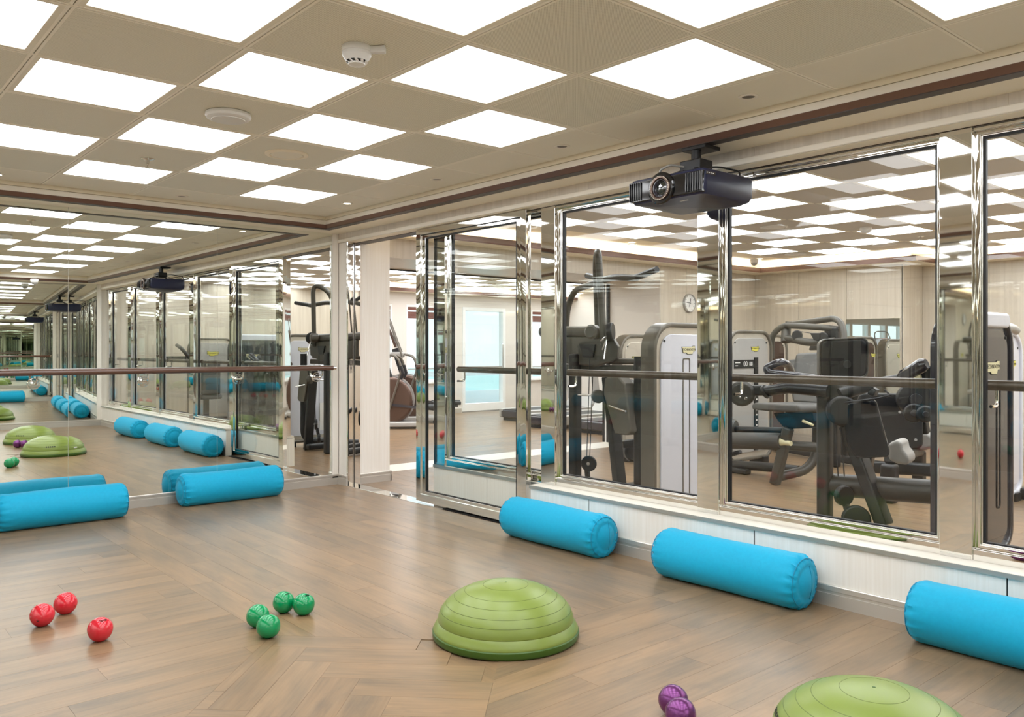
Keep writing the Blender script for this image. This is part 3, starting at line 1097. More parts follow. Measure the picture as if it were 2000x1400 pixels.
# ================================================================== THINGS IN THE STUDIO
# ---- bolsters
def bolster_mesh(L, r, seed):
    rnd = random.Random(seed)
    ph = [rnd.uniform(0, 6.28) for _ in range(8)]
    n, m = 72, 64
    v, f = [], []
    prof = []
    fl = 0.052
    for k in range(9):                       # left end: flat disc bulging a little, then rounded
        t = k / 8
        prof.append((-L / 2 - 0.022 * (1 - t * t) + 0.004, t * (r - fl)))
    for k in range(1, 9):
        a = PI / 2 * k / 8
        prof.append((-L / 2 + fl * (1 - math.cos(a)), r - fl + fl * math.sin(a)))
    for k in range(1, m):
        prof.append((-L / 2 + fl + (L - 2 * fl) * k / m, r))
    prof += [(-x, q) for x, q in reversed(prof[:17])]
    for x, q in prof:
        for k in range(n):
            a = 2 * PI * k / n
            e = max(0.0, 1 - (L / 2 - abs(x)) / 0.13)
            w = 0.0
            if q > 0.03:
                sd = 1 if x > 0 else 2
                w = e * e * max(0.0, min(1.0, (q - r + .062) / .05)) * 0.0054 * (math.sin(17 * a + ph[sd]) + 0.8 * math.sin(29 * a + ph[sd + 2] + 40 * x) + .5 * math.sin(41 * a + ph[sd + 4]))
                w += 0.0022 * math.sin(3 * a + ph[6]) * math.sin(5.5 * x + ph[7]) + 0.0018 * math.sin(9 * x + 2 * a + ph[5])
            qq = q + w
            z = qq * math.sin(a)
            if z < -r * 0.955:
                z = -r * 0.955 - (-(z) - r * 0.955) * 0.12
            v.append((x, qq * math.cos(a), z + r * 0.962))
    for i in range(len(prof) - 1):
        for k in range(n):
            a, b = i * n + k, i * n + (k + 1) % n
            f.append((a, b, b + n, a + n))
    return MB().add(v, f)
def bolster(loc, rz, label, seed, L=0.86, r=0.130):
    t = thing('yoga_bolster', label, 'bolster', loc, 'turquoise bolsters', rz)
    bolster_mesh(L, r, seed).obj('cover', FABRIC, t, 0, ang=60, local=True)
    for s in (-1, 1):
        ring = []
        for k in range(49):
            a = 2 * PI * k / 48
            ring.append((s * (L / 2 - 0.0130), (r - 0.0150) * math.cos(a), max((r - .0150) * math.sin(a), -r * .935) + r * .962))
        MB().tube(ring, 0.0024, 6, False).obj('end_seam', PIPING, t, local=True)
    m = MB()
    zp = [(L / 2 - 0.010 + 0.014 * math.cos(k / 10 * PI / 2), 0.0, r * .962 + (r - .03) * math.cos(k / 10 * PI)) for k in range(11)]
    m.tube([(L / 2 + 0.0165 - (z * z) * 2.9, 0.012 + z * z * 2.0, r * .962 + z) for z in (-.092, -.075, -.05, -.025, 0, .025, .05, .075, .092)], 0.0020, 6)
    m.obj('zip', PIPING, t, local=True)
    return t
bolster((0.165, -1.075, 0), math.radians(90), 'turquoise bolster by the mirror, nearer the doorway', 1, 0.84, 0.128)
bolster((0.290, -2.345, 0), math.radians(91), 'turquoise bolster by the mirror at the left edge of the photo', 2, 0.84, 0.128)
bolster((3.040, -0.150, 0), math.radians(0), 'turquoise bolster against the low wall, next to the sliding door', 3, 0.86, 0.130)
bolster((4.330, -0.150, 0), math.radians(0.5), 'turquoise bolster against the low wall, middle of the row of three', 4, 0.86, 0.130)
bolster((5.690, -0.152, 0), math.radians(0), 'turquoise bolster against the low wall, cut off by the right photo edge', 5, 0.86, 0.130)

# ---- balance trainers (half domes)
def dome(loc, label, rz, source=None):
    t = thing('balance_dome', label, 'balance trainer', loc, 'green half-dome balance trainers', rz)
    prof = [(0.3125, 0.034), (0.313, 0.038), (0.3085, 0.047), (0.3015, 0.060), (0.2945, 0.070), (0.2925, 0.072)]
    ts = [(k * 1.25) for k in range(1, 73)]
    marks = [16.8, 28.5, 40.9, 52.9, 70.7]
    for a in ts:
        ar = math.radians(a)
        r, z = 0.2935 * math.cos(ar), 0.070 + 0.158 * math.sin(ar)
        prof.append((max(r, 0.0004), z))
    out = []
    MB().lathe(prof, n=96).obj('dome', LIME, t, local=True, ang=50)
    m = MB()
    for a in marks:
        ar = math.radians(a)
        r, z = 0.2935 * math.cos(ar), 0.070 + 0.158 * math.sin(ar)
        ring = [(r * math.cos(2 * PI * k / 96), r * math.sin(2 * PI * k / 96), z - .0006) for k in range(97)]
        m.tube(ring, 0.0013, 6, False)
    m.obj('ridge_ring', LIMEG, t, local=True)
    MB().lathe([(0.0005, 0.0), (0.307, 0.0), (0.3135, 0.004), (0.3165, 0.012), (0.3165, 0.030), (0.313, 0.034), (0.28, 0.034)], n=96).obj('base', LIMED, t, local=True, ang=40)
    MB().lathe([(0.0005, 0.2295), (0.004, 0.2295), (0.0055, 0.2285), (0.0055, 0.226)], n=16).obj('valve_plug', LIMED, t, local=True)
    def on_dome(az, t0, t1, w, nm, mt):
        v, f = [], []
        for i in range(5):
            for j in range(9):
                tt = math.radians(t0 + (t1 - t0) * i / 4)
                aa = az + w * (j / 8 - .5)
                r, z = 0.2935 * math.cos(tt) + .0008, 0.070 + 0.158 * math.sin(tt) + .0008
                v.append((r * math.cos(aa), r * math.sin(aa), z))
        for i in range(4):
            for j in range(8):
                a = i * 9 + j
                f.append((a, a + 1, a + 10, a + 9))
        MB().add(v, f).obj(nm, mt, t, local=True)
    on_dome(math.radians(150), 6, 11, 0.16, 'sticker', WHITEP)
    for s in range(5):
        on_dome(math.radians(185 + s * 4.2), 15.5, 20.5, 0.05, 'printed_mark', INK)
    return t
dome((4.088, -1.452, 0), 'lime green half-dome balance trainer in the middle of the floor', 0.0)
dome((5.662, -1.345, 0), 'lime green half-dome balance trainer cut off by the bottom photo edge', 0.4)

# ---- soft toning balls
def ball(loc, mt, label, group, seed, rot, vdir=None, printed=False):
    t = thing('toning_ball', label, 'ball', loc, group, 0)
    rnd = random.Random(seed)
    v, f = [], []
    r = 0.0505
    n, m = 40, 24
    ph = rnd.uniform(0, 6)
    for i in range(m + 1):
        a = PI * i / m
        for k in range(n):
            b = 2 * PI * k / n
            d = Vector((math.sin(a) * math.cos(b), math.sin(a) * math.sin(b), math.cos(a)))
            w = 0.0006 * math.sin(3 * b + ph) * math.sin(a) + 0.0005 * math.sin(5 * a + ph)
            v.append(tuple(d * (r + w)))
    for i in range(m):
        for k in range(n):
            f.append((i * n + k, i * n + (k + 1) % n, (i + 1) * n + (k + 1) % n, (i + 1) * n + k))
    b = MB().add(v, f)
    M = Matrix.Rotation(rot[0], 3, 'Z') @ Matrix.Rotation(rot[1], 3, 'X')
    def place(mb):
        out = []
        for p in mb.v:
            q = M @ Vector(p)
            q.z = max(q.z, -r * .955)
            out.append(tuple(q + Vector((0, 0, r * .95))))
        mb.v = out
        return mb
    place(b).obj('shell', mt, t, local=True, ang=60)
    if vdir:
        d = Vector(vdir).normalized()
        c = Vector((0, 0, r * .95))
        MB().tube([c + d * (r + .0006), c + d * (r - .002)], [0.0052, 0.006], 14).obj('valve_plug', INK, t, local=True)
    if not printed:
        return t
    pm = MB()
    for s in range(5):
        a0 = -0.42 + s * 0.2
        pts = []
        for q in range(4):
            el = 0.95 + 0.10 * math.sin(s * 2.1 + q * 1.7)
            aa = a0 + q * 0.05
            d = Vector((math.sin(aa) * math.cos(el), -math.cos(aa) * math.cos(el) * .9, math.sin(el))).normalized()
            pts.append(d * (r + 0.0002))
        pm.tube(pts, 0.0011, 5)
    place(pm).obj('printed_mark', INK, t, local=True)
    return t
RG, GG, PG = 'red toning balls', 'green toning balls', 'purple toning balls'
ball((2.646, -2.948, 0), REDB, 'leftmost of the three red balls, its valve facing the camera', RG, 1, (math.radians(70), 0.15), (.80, -.48, -.18))
ball((2.523, -2.826, 0), REDB, 'red ball farthest from the camera, nearest the mirror', RG, 2, (math.radians(120), -0.1), (.78, .60, -.10))
ball((3.020, -2.804, 0), REDB, 'red ball nearest the camera, rightmost of the three', RG, 3, (math.radians(98), 0.0), None, True)
ball((3.288, -2.222, 0), GREENB, 'green ball behind another, leftmost of the four green balls', GG, 4, (math.radians(30), 0.8))
ball((3.449, -2.246, 0), GREENB, 'green ball nearest the camera, in front of the leftmost one', GG, 5, (math.radians(200), 0.2))
ball((3.173, -2.045, 0), GREENB, 'left ball of the rear pair of green balls', GG, 6, (math.radians(108), 0.0), None, True)
ball((3.264, -1.988, 0), GREENB, 'right ball of the rear pair of green balls', GG, 7, (math.radians(95), -0.1), None, True)
ball((5.060, -1.532, 0), PURPB, 'shiny purple ball farther from the camera, beside the near dome', PG, 8, (math.radians(240), 0.3))
ball((5.140, -1.595, 0), PURPB, 'shiny purple ball nearer the camera, cut by the bottom edge', PG, 9, (math.radians(260), 0.3))

# ---- barre on the mirror wall
b = thing('ballet_barre', 'dark brown ballet barre fixed along the mirror wall', 'barre', (0.12, -2.2, 1.065))
MB().tube([(0.12, -4.35, 1.068), (0.12, -0.125, 1.068)], 0.0225, 20).obj('rail', BARRE, b)
MB().tube([(0.12, -0.125, 1.068), (0.12, -0.095, 1.068)], [0.0205, 0.0205], 20).obj('end_cap', CHROME, b)
for yy in (-4.0, -3.24, -2.475, -1.715, -0.955, -0.225):
    br = MB().drum((0.012, yy, 0.985), (1, 0, 0), 0.042, 0.014, 32).obj('bracket', CHROME, b)
    MB().drum((0.020, yy, 0.985), (1, 0, 0), 0.026, 0.012, 24).obj('boss', CHROME, br)
    MB().tube(fillet([(0.02, yy, 0.985), (0.075, yy, 0.985), (0.12, yy, 1.000), (0.12, yy, 1.048)], 0.03), 0.0075, 10).obj('arm', CHROME, br)
    MB().box((0.105, yy - .028, 1.043), (0.135, yy + .028, 1.049)).obj('saddle', CHROME, br)

# ---- handrails on the gym side of the panes
for k, (a, bb) in enumerate([(1.53, 2.64), (2.777, 3.945), (4.09, 5.263), (5.402, 6.575), (6.715, 7.74)]):
    lb = ['behind the sliding door leaf', 'of the window left of the projector', 'of the middle window under the projector', 'of the window at the right edge of the photo', 'of the window out of frame on the right'][k]
    h = thing('hand_rail', 'hand rail on the gym side ' + lb, 'rail', ((a + bb) / 2, 0.25, 1.07), 'hand rails behind the panes')
    MB().tube([(a - .03, 0.25, 1.076), (bb + .03, 0.25, 1.076)], 0.0235, 18).obj('rail', BARRE2, h)
    for xx in (a + 0.045, bb - .045):
        MB().tube(fillet([(xx, 0.18, 0.985), (xx, 0.25, 0.985), (xx, 0.25, 1.055)], .025), 0.008, 8).obj('bracket', CHROME, h)

# ---- projector
pj = thing('projector', 'black home-cinema projector hanging from the soffit by the glass wall', 'projector', (4.15, -0.25, 2.29))
px0, px1, pyf, pyb = 3.913, 4.392, -0.452, -0.020
def pj_loop(z, ins, nose):
    pts = []
    for x, y in ((px0 + ins, pyf + ins), (px1 - ins, pyf + ins), (px1 - ins, pyb - ins), (px0 + ins, pyb - ins)):
        pts.append((x, y, z))
    return pts
m = MB()
sec = [(1.968, .10), (1.978, .045), (1.995, .012), (2.020, 0.0), (2.100, 0.0), (2.118, 0.006), (2.124, 0.02)]
rings = []
for z, ins in sec:
    L = []
    for (cx, cy_, a0) in ((px1 - ins - .03, pyb - ins - .03, 0), (px0 + ins + .03, pyb - ins - .03, 90), (px0 + ins + .03, pyf + ins + .03, 180), (px1 - ins - .03, pyf + ins + .03, 270)):
        for q in range(5):
            a = math.radians(a0 + 22.5 * q)
            x, yy = cx + .03 * math.cos(a), cy_ + .03 * math.sin(a)
            zz = z + (0.012 if z < 1.99 and yy < -0.3 else 0)
            L.append((x, yy, zz))
    rings.append(L)
n = len(rings[0])
vv = [p for L in rings for p in L]
ff = [tuple(range(n))[::-1], tuple((len(rings) - 1) * n + i for i in range(n))]
for i in range(len(rings) - 1):
    for q in range(n):
        ff.append((i * n + q, i * n + (q + 1) % n, (i + 1) * n + (q + 1) % n, (i + 1) * n + q))
m.add(vv, ff).obj('casing', NAVYP, pj, ang=40)
MB().prism([(px0 + .010, pyf - .004, 2.003), (px1 - .010, pyf - .004, 2.003), (px1 - .006, pyf - .004, 2.108), (px0 + .006, pyf - .004, 2.108)], (0, .03, 0)).obj('front_fascia', BLACKP, pj, 0.004)
lx, lz = 4.135, 2.052
ln = MB().lathe([(0.082, 0.0), (0.082, -0.006), (0.076, -0.010), (0.062, -0.010), (0.060, -0.002)], (lx, pyf - .004, lz), 48, 'y').obj('lens_surround', BLACKP, pj)
MB().lathe([(0.062, 0.0), (0.062, -0.016), (0.057, -0.019), (0.050, -0.019), (0.046, -0.010), (0.045, 0.004)], (lx, pyf - .004, lz), 48, 'y').obj('lens_ring', COPPER, ln)
m = MB()
for q in range(40):
    a = 2 * PI * q / 40
    m.bar((lx + .056 * math.cos(a), pyf - .0225, lz + .056 * math.sin(a)), (lx + .0605 * math.cos(a), pyf - .0225, lz + .0605 * math.sin(a)), 0.004, 0.004, (0, 1, 0))
m.obj('knurling', RIML, ln)
MB().lathe([(0.046, 0.002), (0.045, -0.013), (0.041, -0.013), (0.034, 0.002)], (lx, pyf - .004, lz), 40, 'y').obj('lens_barrel', SHROUDD, ln)
v = [(0.0005, -0.006), (0.012, -0.0055), (0.024, -0.003), (0.034, 0.001), (0.0345, 0.003)]
LENSG = mat('coated lens glass', rgb(28, 34, 30), 0.03, 0.0, 0.9, 1.0)
MB().lathe(v, (lx, pyf - .004, lz), 40, 'y').obj('lens', LENSG, ln)
for x0, cnt in ((px1 - .105, 7), (px0 + .012, 6)):
    for q in range(cnt):
        MB().box((x0 + q * .0145, pyf - .012, 2.010), (x0 + q * .0145 + .0055, pyf + .002, 2.103)).obj('grille_fin', BLACKP, pj, 0.0015, 1)
MB().box((px1 - .002, -0.435, 2.088), (px1 + .0012, -0.36, 2.104)).obj('label_plate', SHROUDD, pj)
for q in range(4):
    MB().box((px1, -0.430 + q * .016, 2.095), (px1 + .0018, -0.422 + q * .016, 2.099)).obj('label_print', WHITEP, pj)
MB().box((4.20, pyf + .06, 1.9845), (4.25, pyf + .067, 1.99)).obj('printed_name', WHITEP, pj)
MB().box((4.06, -0.40, 2.120), (4.30, -0.06, 2.132)).obj('mount_plate', BLACKM, pj, .003)
for xx, yy in ((4.08, -.36), (4.28, -.36), (4.08, -.10), (4.28, -.10)):
    MB().bar((xx, yy, 2.132), (4.18 + (xx - 4.18) * .45, -0.23 + (yy + .23) * .45, 2.165), 0.022, 0.006).obj('mount_arm', BLACKM, pj)
MB().box((4.115, -0.285, 2.155), (4.245, -0.175, 2.215)).obj('mount_head', BLACKM, pj, .006)
MB().tube([(4.18, -0.23, 2.2), (4.18, -0.23, 2.275)], 0.026, 16).obj('mount_stem', BLACKM, pj)
MB().box((4.11, -0.262, 2.270), (4.26, -0.13, 2.289)).obj('ceiling_plate', BLACKM, pj, .003)
MB().tube(fillet([(4.20, -0.02, 2.07), (4.22, 0.06, 2.10), (4.25, 0.07, 2.19), (4.22, -0.08, 2.20), (4.19, -0.17, 2.19)], .03), 0.005, 8).obj('cable', BLACKM, pj)
MB().tube(fillet([(4.05, -0.34, 2.128), (4.04, -0.36, 2.17), (4.10, -0.34, 2.195), (4.15, -0.27, 2.18)], .02), 0.006, 8).obj('cable', SHROUD, pj)
for q in range(6):
    MB().tube([(4.02 + q * .04, -0.035, 2.124), (4.02 + q * .04, -0.035, 2.138)], .008, 8).obj('rear_knob', BLACKM, pj)

# ---- fittings on the studio ceiling
sd = thing('smoke_detector', 'white smoke detector with a side tab on a perforated ceiling tile', 'smoke detector', (4.055, -2.167, CZ))
MB().lathe([(0.055, 0), (0.057, -0.004), (0.057, -0.022), (0.054, -0.024)], (4.055, -2.167, CZ), 40).obj('base', WHITEP, sd)
MB().lathe([(0.054, -0.024), (0.055, -0.034), (0.048, -0.046), (0.040, -0.056)], (4.055, -2.167, CZ), 40).obj('head', WHITEP, sd)
for q in range(10):
    a = 2 * PI * q / 10
    MB().bar((4.055 + .040 * math.cos(a), -2.167 + .040 * math.sin(a), CZ - .056), (4.055 + .030 * math.cos(a + .25), -2.167 + .030 * math.sin(a + .25), CZ - .066), .010, .003).obj('vent_rib', WHITEP, sd)
MB().lathe([(0.036, -0.050), (0.036, -0.058)], (4.055, -2.167, CZ), 30).obj('vent_core', INK, sd)
MB().lathe([(0.033, -0.064), (0.031, -0.069), (0.018, -0.073), (0.0005, -0.074)], (4.055, -2.167, CZ), 30).obj('cap', WHITEP, sd)
MB().prism([(4.055 + .045, -2.167 + .030, CZ - .001), (4.055 + .030, -2.167 + .045, CZ - .001), (4.055 + .065, -2.167 + .090, CZ - .001), (4.055 + .092, -2.167 + .068, CZ - .001)], (0, 0, -0.026)).obj('side_tab', WHITEP, sd, .004)

ac = thing('access_point', 'white round disc unit on the ceiling between two light panels', 'ceiling unit', (2.86, -2.184, CZ))
MB().lathe([(0.100, 0), (0.106, -0.004), (0.108, -0.016), (0.102, -0.026), (0.088, -0.032), (0.080, -0.033), (0.0005, -0.035)], (2.86, -2.184, CZ), 56).obj('cover', WHITEP, ac)
MB().lathe([(0.080, -0.0325), (0.078, -0.036), (0.0005, -0.0375)], (2.86, -2.184, CZ), 56).obj('centre_disc', WHITEP, ac)
sp = thing('ceiling_speaker', 'flush beige round ceiling speaker behind the disc unit', 'speaker', (2.25, -1.587, CZ))
MB().lathe([(0.125, 0), (0.124, -0.006), (0.112, -0.010), (0.098, -0.010), (0.095, -0.004)], (2.25, -1.587, CZ), 56).obj('rim', SOFFIT, sp)
MB().lathe([(0.094, -0.003), (0.092, -0.008), (0.0005, -0.009)], (2.25, -1.587, CZ), 48).obj('grille', TILEP, sp)
def sprinkler(x, y, z, label):
    s = thing('sprinkler', label, 'sprinkler', (x, y, z), 'sprinkler heads')
    MB().lathe([(0.040, 0), (0.040, -0.003), (0.024, -0.008), (0.010, -0.010)], (x, y, z), 28).obj('escutcheon', CHROME, s)
    MB().tube([(x, y, z - .008), (x, y, z - .03)], .009, 12).obj('body', CHROME, s)
    for q in (-1, 1):
        MB().tube([(x + q * .008, y, z - .028), (x + q * .014, y, z - .04), (x, y, z - .056)], .0028, 8).obj('yoke', CHROME, s)
    MB().lathe([(0.0005, -.056), (0.016, -.057), (0.016, -.059), (0.0005, -.060)], (x, y, z), 18).obj('deflector', CHROME, s)
sprinkler(1.592, -2.169, CZ, 'small chrome sprinkler head on the studio ceiling near the mirror')
def downlight(x, y, z, label, on):
    d = thing('downlight', label, 'downlight', (x, y, z), 'recessed downlights')
    MB().lathe([(0.046, 0.002), (0.046, -0.003), (0.040, -0.006), (0.031, -0.005), (0.027, 0.001)], (x, y, z), 32).obj('bezel', MOULD, d)
    MB().lathe([(0.030, -0.0015), (0.0005, -0.001)], (x, y, z), 24).obj('lens', SPOTL if on else RIMG, d)
downlight(4.669, -0.495, CZ, 'small recessed downlight in the border nearest the camera', False)
downlight(3.448, -0.490, CZ, 'small recessed downlight in the border, left of the projector', False)
downlight(2.235, -0.490, CZ, 'small recessed downlight in the border, above the sliding door', False)
downlight(1.016, -0.485, CZ, 'lit downlight in the corner of the ceiling above the doorway', True)
downlight(0.478, -1.581, CZ, 'unlit downlight near the mirror, behind the front light panels', False)
downlight(0.482, -2.780, CZ, 'lit downlight near the mirror at the left photo edge', True)
downlight(5.880, -0.495, CZ, 'recessed downlight of the border out of frame on the right', False)
def dome_camera(x, y, z, label):
    c = thing('dome_camera', label, 'camera', (x, y, z), 'dome cameras')
    MB().lathe([(0.052, 0), (0.054, -0.006), (0.054, -0.03), (0.048, -0.045)], (x, y, z), 36).obj('housing', WHITEP, c)
    MB().lathe([(0.047, -0.043), (0.043, -0.060), (0.030, -0.076), (0.0005, -0.086)], (x, y, z), 36).obj('ball', SHROUD, c)
    d = Vector((0.35, -0.75, -0.5)).normalized()
    p = Vector((x, y, z - .048))
    MB().tube([p + d * .026, p + d * .037], [.020, .016], 20).obj('lens', INK, c)
dome_camera(7.35, -0.95, 2.29, 'white dome camera under the far soffit, seen in the mirror')
dome_camera(0.60, 5.80, GZ, 'white dome camera at the gym ceiling corner above the clock wall')

# ================================================================== GYM MACHINES
def yzp(pts, x):
    return [(x, y, z) for y, z in pts]
def badge(root, x, yc, zc, w, mt, side=1, txt='TECHNOGYM'):
    """cut-corner badge with raised lettering on a face looking along +-x"""
    h = w * 0.30
    P = [(-.5, .5), (.28, .5), (.33, .62), (.5, .62), (.5, -.2), (.36, -.2), (.30, -.62), (-.08, -.62), (-.16, -.42), (-.40, -.42), (-.44, 0)]
    poly = [(x, yc + side * a * w, zc + b * h) for a, b in P]
    MB().prism([(x, yc + side * a * w * 1.05, zc + b * h * 1.12) for a, b in P], (side * .003, 0, 0)).obj('badge_border', INK, root)
    b = MB().prism(poly, (side * .005, 0, 0)).obj('badge', mt, root)
    put_text(txt, w * 0.170, INK, 'lettering', (x + side * .0052, yc + side * .01 * w, zc + .08 * h), (0, side, 0), (0, 0, 1), root)
    return b
def tower(root, xf, th, y0, y1, z0, z1, panel, rim=RIMG, bezel=RIML, faces=(1, -1), badge_at=None, bmat=YELLOW, bw=0.17):
    ro, k = 0.20, 8
    O = rrect(y0, y1, z0, z1, ro, k, 0.13)
    I = rrect(y0 + .035, y1 - .035, z0 + .035, z1 - .035, ro - .035, k, .095)
    MB().ring(yzp(O, xf - th), yzp(I, xf - th), (th, 0, 0)).obj('rim', rim, root, 0.012, 3, 40)
    B = rrect(y0 + .033, y1 - .033, z0 + .033, z1 - .033, ro - .033, k, .097)
    MB().prism(yzp(B, xf - th + .02), (th - .04, 0, 0)).obj('bezel', bezel, root, 0.004, 2, 40)
    Pn = rrect(y0 + .085, y1 - .085, z0 + .085, z1 - .085, ro - .075, k, .05)
    for s in faces:
        xs = xf - .022 if s > 0 else xf - th + .022
        MB().prism(yzp(Pn, xs), (s * .014, 0, 0)).obj('panel', panel, root, 0.006, 2, 40)
        xb = xs + s * .0145
        if badge_at:
            badge(root, xb, (y0 + y1) / 2 + s * badge_at[0], z1 - badge_at[1], bw, bmat, s)
        for yy in (y0 + .12, y1 - .12):
            MB().tube([(xb - s * .002, yy, z1 - .135), (xb + s * .003, yy, z1 - .135)], .010, 12).obj('screw', INK, root)
    for yy in (y0 + .16, y1 - .16):
        MB().box((xf - th - .02, yy - .05, 0), (xf + .02, yy + .05, z0 + .02)).obj('foot', DARK_TUBE, root, .006)

# ---- A: pulldown machine with pearl white tower
A = thing('pulldown_machine', 'pulldown machine with pearl white tower and tall grey lever behind the left window', 'gym machine', (2.6, 1.1, 0))
tower(A, 3.05, 0.13, 0.80, 1.52, 0.05, 1.43, SHROUDW, badge_at=(0.035, 0.20), bmat=CREAMB, bw=.15)
for s, xx in ((1, 3.040), ):
    MB().ring(yzp(rrect(1.130, 1.215, .14, 1.17, .012, 2), xx), yzp(rrect(1.138, 1.207, .148, 1.162, .008, 2), xx), (.006, 0, 0)).obj('slot_outline', RIMG, A)
lv = MB().tube(fillet([(2.39, .99, 1.27), (2.358, .958, 2.03), (2.20, 1.10, 1.93), (2.10, 1.24, 1.25)], .12, 8), 0.028, 16).obj('lever', TAUPE, A)
MB().drum((2.458, 0.990, 1.371), (.88, .48, .05), .072, .05, 32).obj('lever_pivot', DARK_TUBE, A)
MB().tube(fillet([(1.645, 1.300, 1.334), (1.691, 1.280, 1.599), (1.798, 1.260, 1.743), (2.149, 1.180, 1.783), (2.352, 1.130, 1.809), (2.629, 1.080, 1.780), (2.668, 1.070, 1.785)], .10, 6), 0.027, 16).obj('curved_handle', TAUPE, A)
MB().tube([(2.629, 1.080, 1.780), (2.909, 1.000, 1.821)], [.026, .023], 16).obj('grip', DARK_TUBE, A)
MB().tube([(1.911, 1.300, 1.860), (2.172, 1.180, 1.811)], .025, 14).obj('grip', DARK_TUBE, A)
MB().tube([(1.615, 1.060, 1.385), (2.389, 1.030, 1.372)], .046, 20).obj('cross_cylinder', TAUPE, A)
MB().drum((2.311, 0.950, 1.372), (.3, -1, 0), .056, .10, 28).obj('end_cap', TAUPE, A)
MB().prism([(1.774, 1.000, 1.339), (2.471, 1.000, 1.331), (2.529, 1.000, 1.260), (2.518, 1.000, 1.157), (2.302, 1.000, 1.099), (2.046, 1.000, 1.111), (1.774, 1.000, 1.138)], (-0.03, .06, 0)).obj('head_housing', TAUPE, A, .012, 2)
MB().prism([(2.119, 0.985, 1.277), (2.300, 0.985, 1.276), (2.278, 0.985, 1.171), (2.165, 0.985, 1.171)], (0, .02, 0)).obj('bracket_plate', DARK_TUBE, A, .004)
for q in range(3):
    MB().tube([(2.436, 0.980, 1.343), (2.41 + q * .02, .93, 1.30 - q * .07)], .006, 8).obj('bolt', CHROME2, A)
for yy in (704, 718):
    MB().bar((1.647, 1.120, 1.139) if yy == 704 else (1.669, 1.100, 1.079), (2.656, 1.120, 1.142) if yy == 704 else (2.673, 1.100, 1.084), .05, .045 if yy == 704 else .06).obj('cross_rail', RIMG if yy == 704 else TAUPE, A, .01)
MB().bar((2.065, 1.0, 0.0), (2.065, 1.0, 1.20), .085, .085, (0, 1, 0)).obj('upright', DARK_TUBE, A, .02, 3)
MB().bar((2.428, 1.000, 1.025), (2.575, 1.0, 0.0), .055, .11, (0, 1, 0)).obj('slanted_leg', DARK_TUBE, A, .012, 2)
pad = [(2.450, 0.930, 1.016), (2.587, 0.930, 1.035), (2.658, 0.930, 0.975), (2.719, 0.930, 0.626), (2.684, 0.930, 0.593), (2.555, 0.930, 0.591), (2.439, 0.930, 0.889)]
MB().prism(pad, (0.03, .09, 0)).obj('leg_shroud', RIMG, A, .014, 3)
MB().drum((2.385, 0.930, 0.871), (1, -.55, 0), .052, .045, 28).obj('roller_disc', TAUPE, A)
MB().tube([(2.374, 0.930, 0.879), (2.068, 0.990, 0.868)], .010, 10).obj('axle', CHROME2, A)
MB().tube([(2.503, 0.930, 0.806), (2.695, 0.900, 0.775)], .008, 8).obj('bolt', CHROME2, A)
for q, (c, rr) in enumerate((((2.267, 0.950, 0.337), .062), ((2.249, 0.980, 0.171), .055))):
    MB().drum(c, (.5, -1, 0), rr, .035, 32).obj('pulley', BLACKM, A, .003)
    MB().drum(c, (.5, -1, 0), .014, .05, 14).obj('pulley_hub', SHROUD, A)
MB().bar((2.245, 0.950, 0.295), (2.238, 0.980, 0.149), .03, .03).obj('pulley_yoke', BLACKM, A)
for a, b in (((2.311, 0.950, 1.052), (2.278, 0.950, 0.399)), ((2.249, 0.980, 1.163), (2.225, 0.970, 0.380))):
    MB().tube([a, b], .0035, 6).obj('cable', STEELW, A)
MB().bar((2.45, .93, .05), (2.50, 2.2, .05), .09, .07).obj('base_tube', DARK_TUBE, A, .02, 3)
MB().tube(fillet([(2.725, 1.02, 1.18), (2.725, 1.02, .10), (2.70, 1.6, .06)], .14, 8), .042, 14).obj('frame_tube', DARK_TUBE, A)
MB().bar((2.065, 1.0, .05), (2.065, 2.1, .05), .085, .07).obj('base_tube', DARK_TUBE, A, .02, 3)
MB().bar((2.0, 2.05, .05), (2.6, 2.05, .05), .08, .07).obj('base_tube', DARK_TUBE, A, .02, 3)
MB().tube([(1.967, 1.750, 0.841), (2.235, 1.680, 0.854)], .072, 20).obj('thigh_roller', PAD, A)
MB().drum((1.835, 1.900, 0.908), (1, -.4, 0), .06, .16, 20).obj('thigh_roller', PAD, A)
MB().box((2.28, 1.62, .50), (2.66, 2.02, .58)).obj('seat', PADL, A, .035, 4)
MB().bar((2.46, 1.85, 0.05), (2.44, 1.85, .50), .07, .07, (0, 1, 0)).obj('seat_post', DARK_TUBE, A, .012)
MB().drum((2.298, 1.450, 0.401), (1, -.6, 0), .09, .10, 26).obj('counterweight', BLACKM, A)
MB().bar((2.392, 1.200, 0.479), (2.471, 1.400, 0.503), .05, .06).obj('link_arm', DARK_TUBE, A, .01)
MB().box((2.832, 1.30, .20), (2.846, 1.37, .55)).obj('instruction_label', WHITEP, A)

# ---- B: small tower further back
B = thing('weight_tower', 'low grey weight tower farther back, left of the white tower', 'gym machine', (.6, 3.5, 0), 'weight towers')
tower(B, 0.75, 0.14, 3.02, 3.82, 0.05, 1.40, RIML, badge_at=(-.12, .27))
MB().box((0.9, 3.2, .42), (1.3, 3.6, .50)).obj('seat', PADL, B, .03, 4)
MB().bar((1.1, 3.4, 0), (1.1, 3.4, .42), .08, .08, (0, 1, 0)).obj('seat_post', DARK_TUBE, B, .01)
MB().bar((.75, 3.4, .06), (1.4, 3.4, .06), .09, .08).obj('base_tube', DARK_TUBE, B, .015)

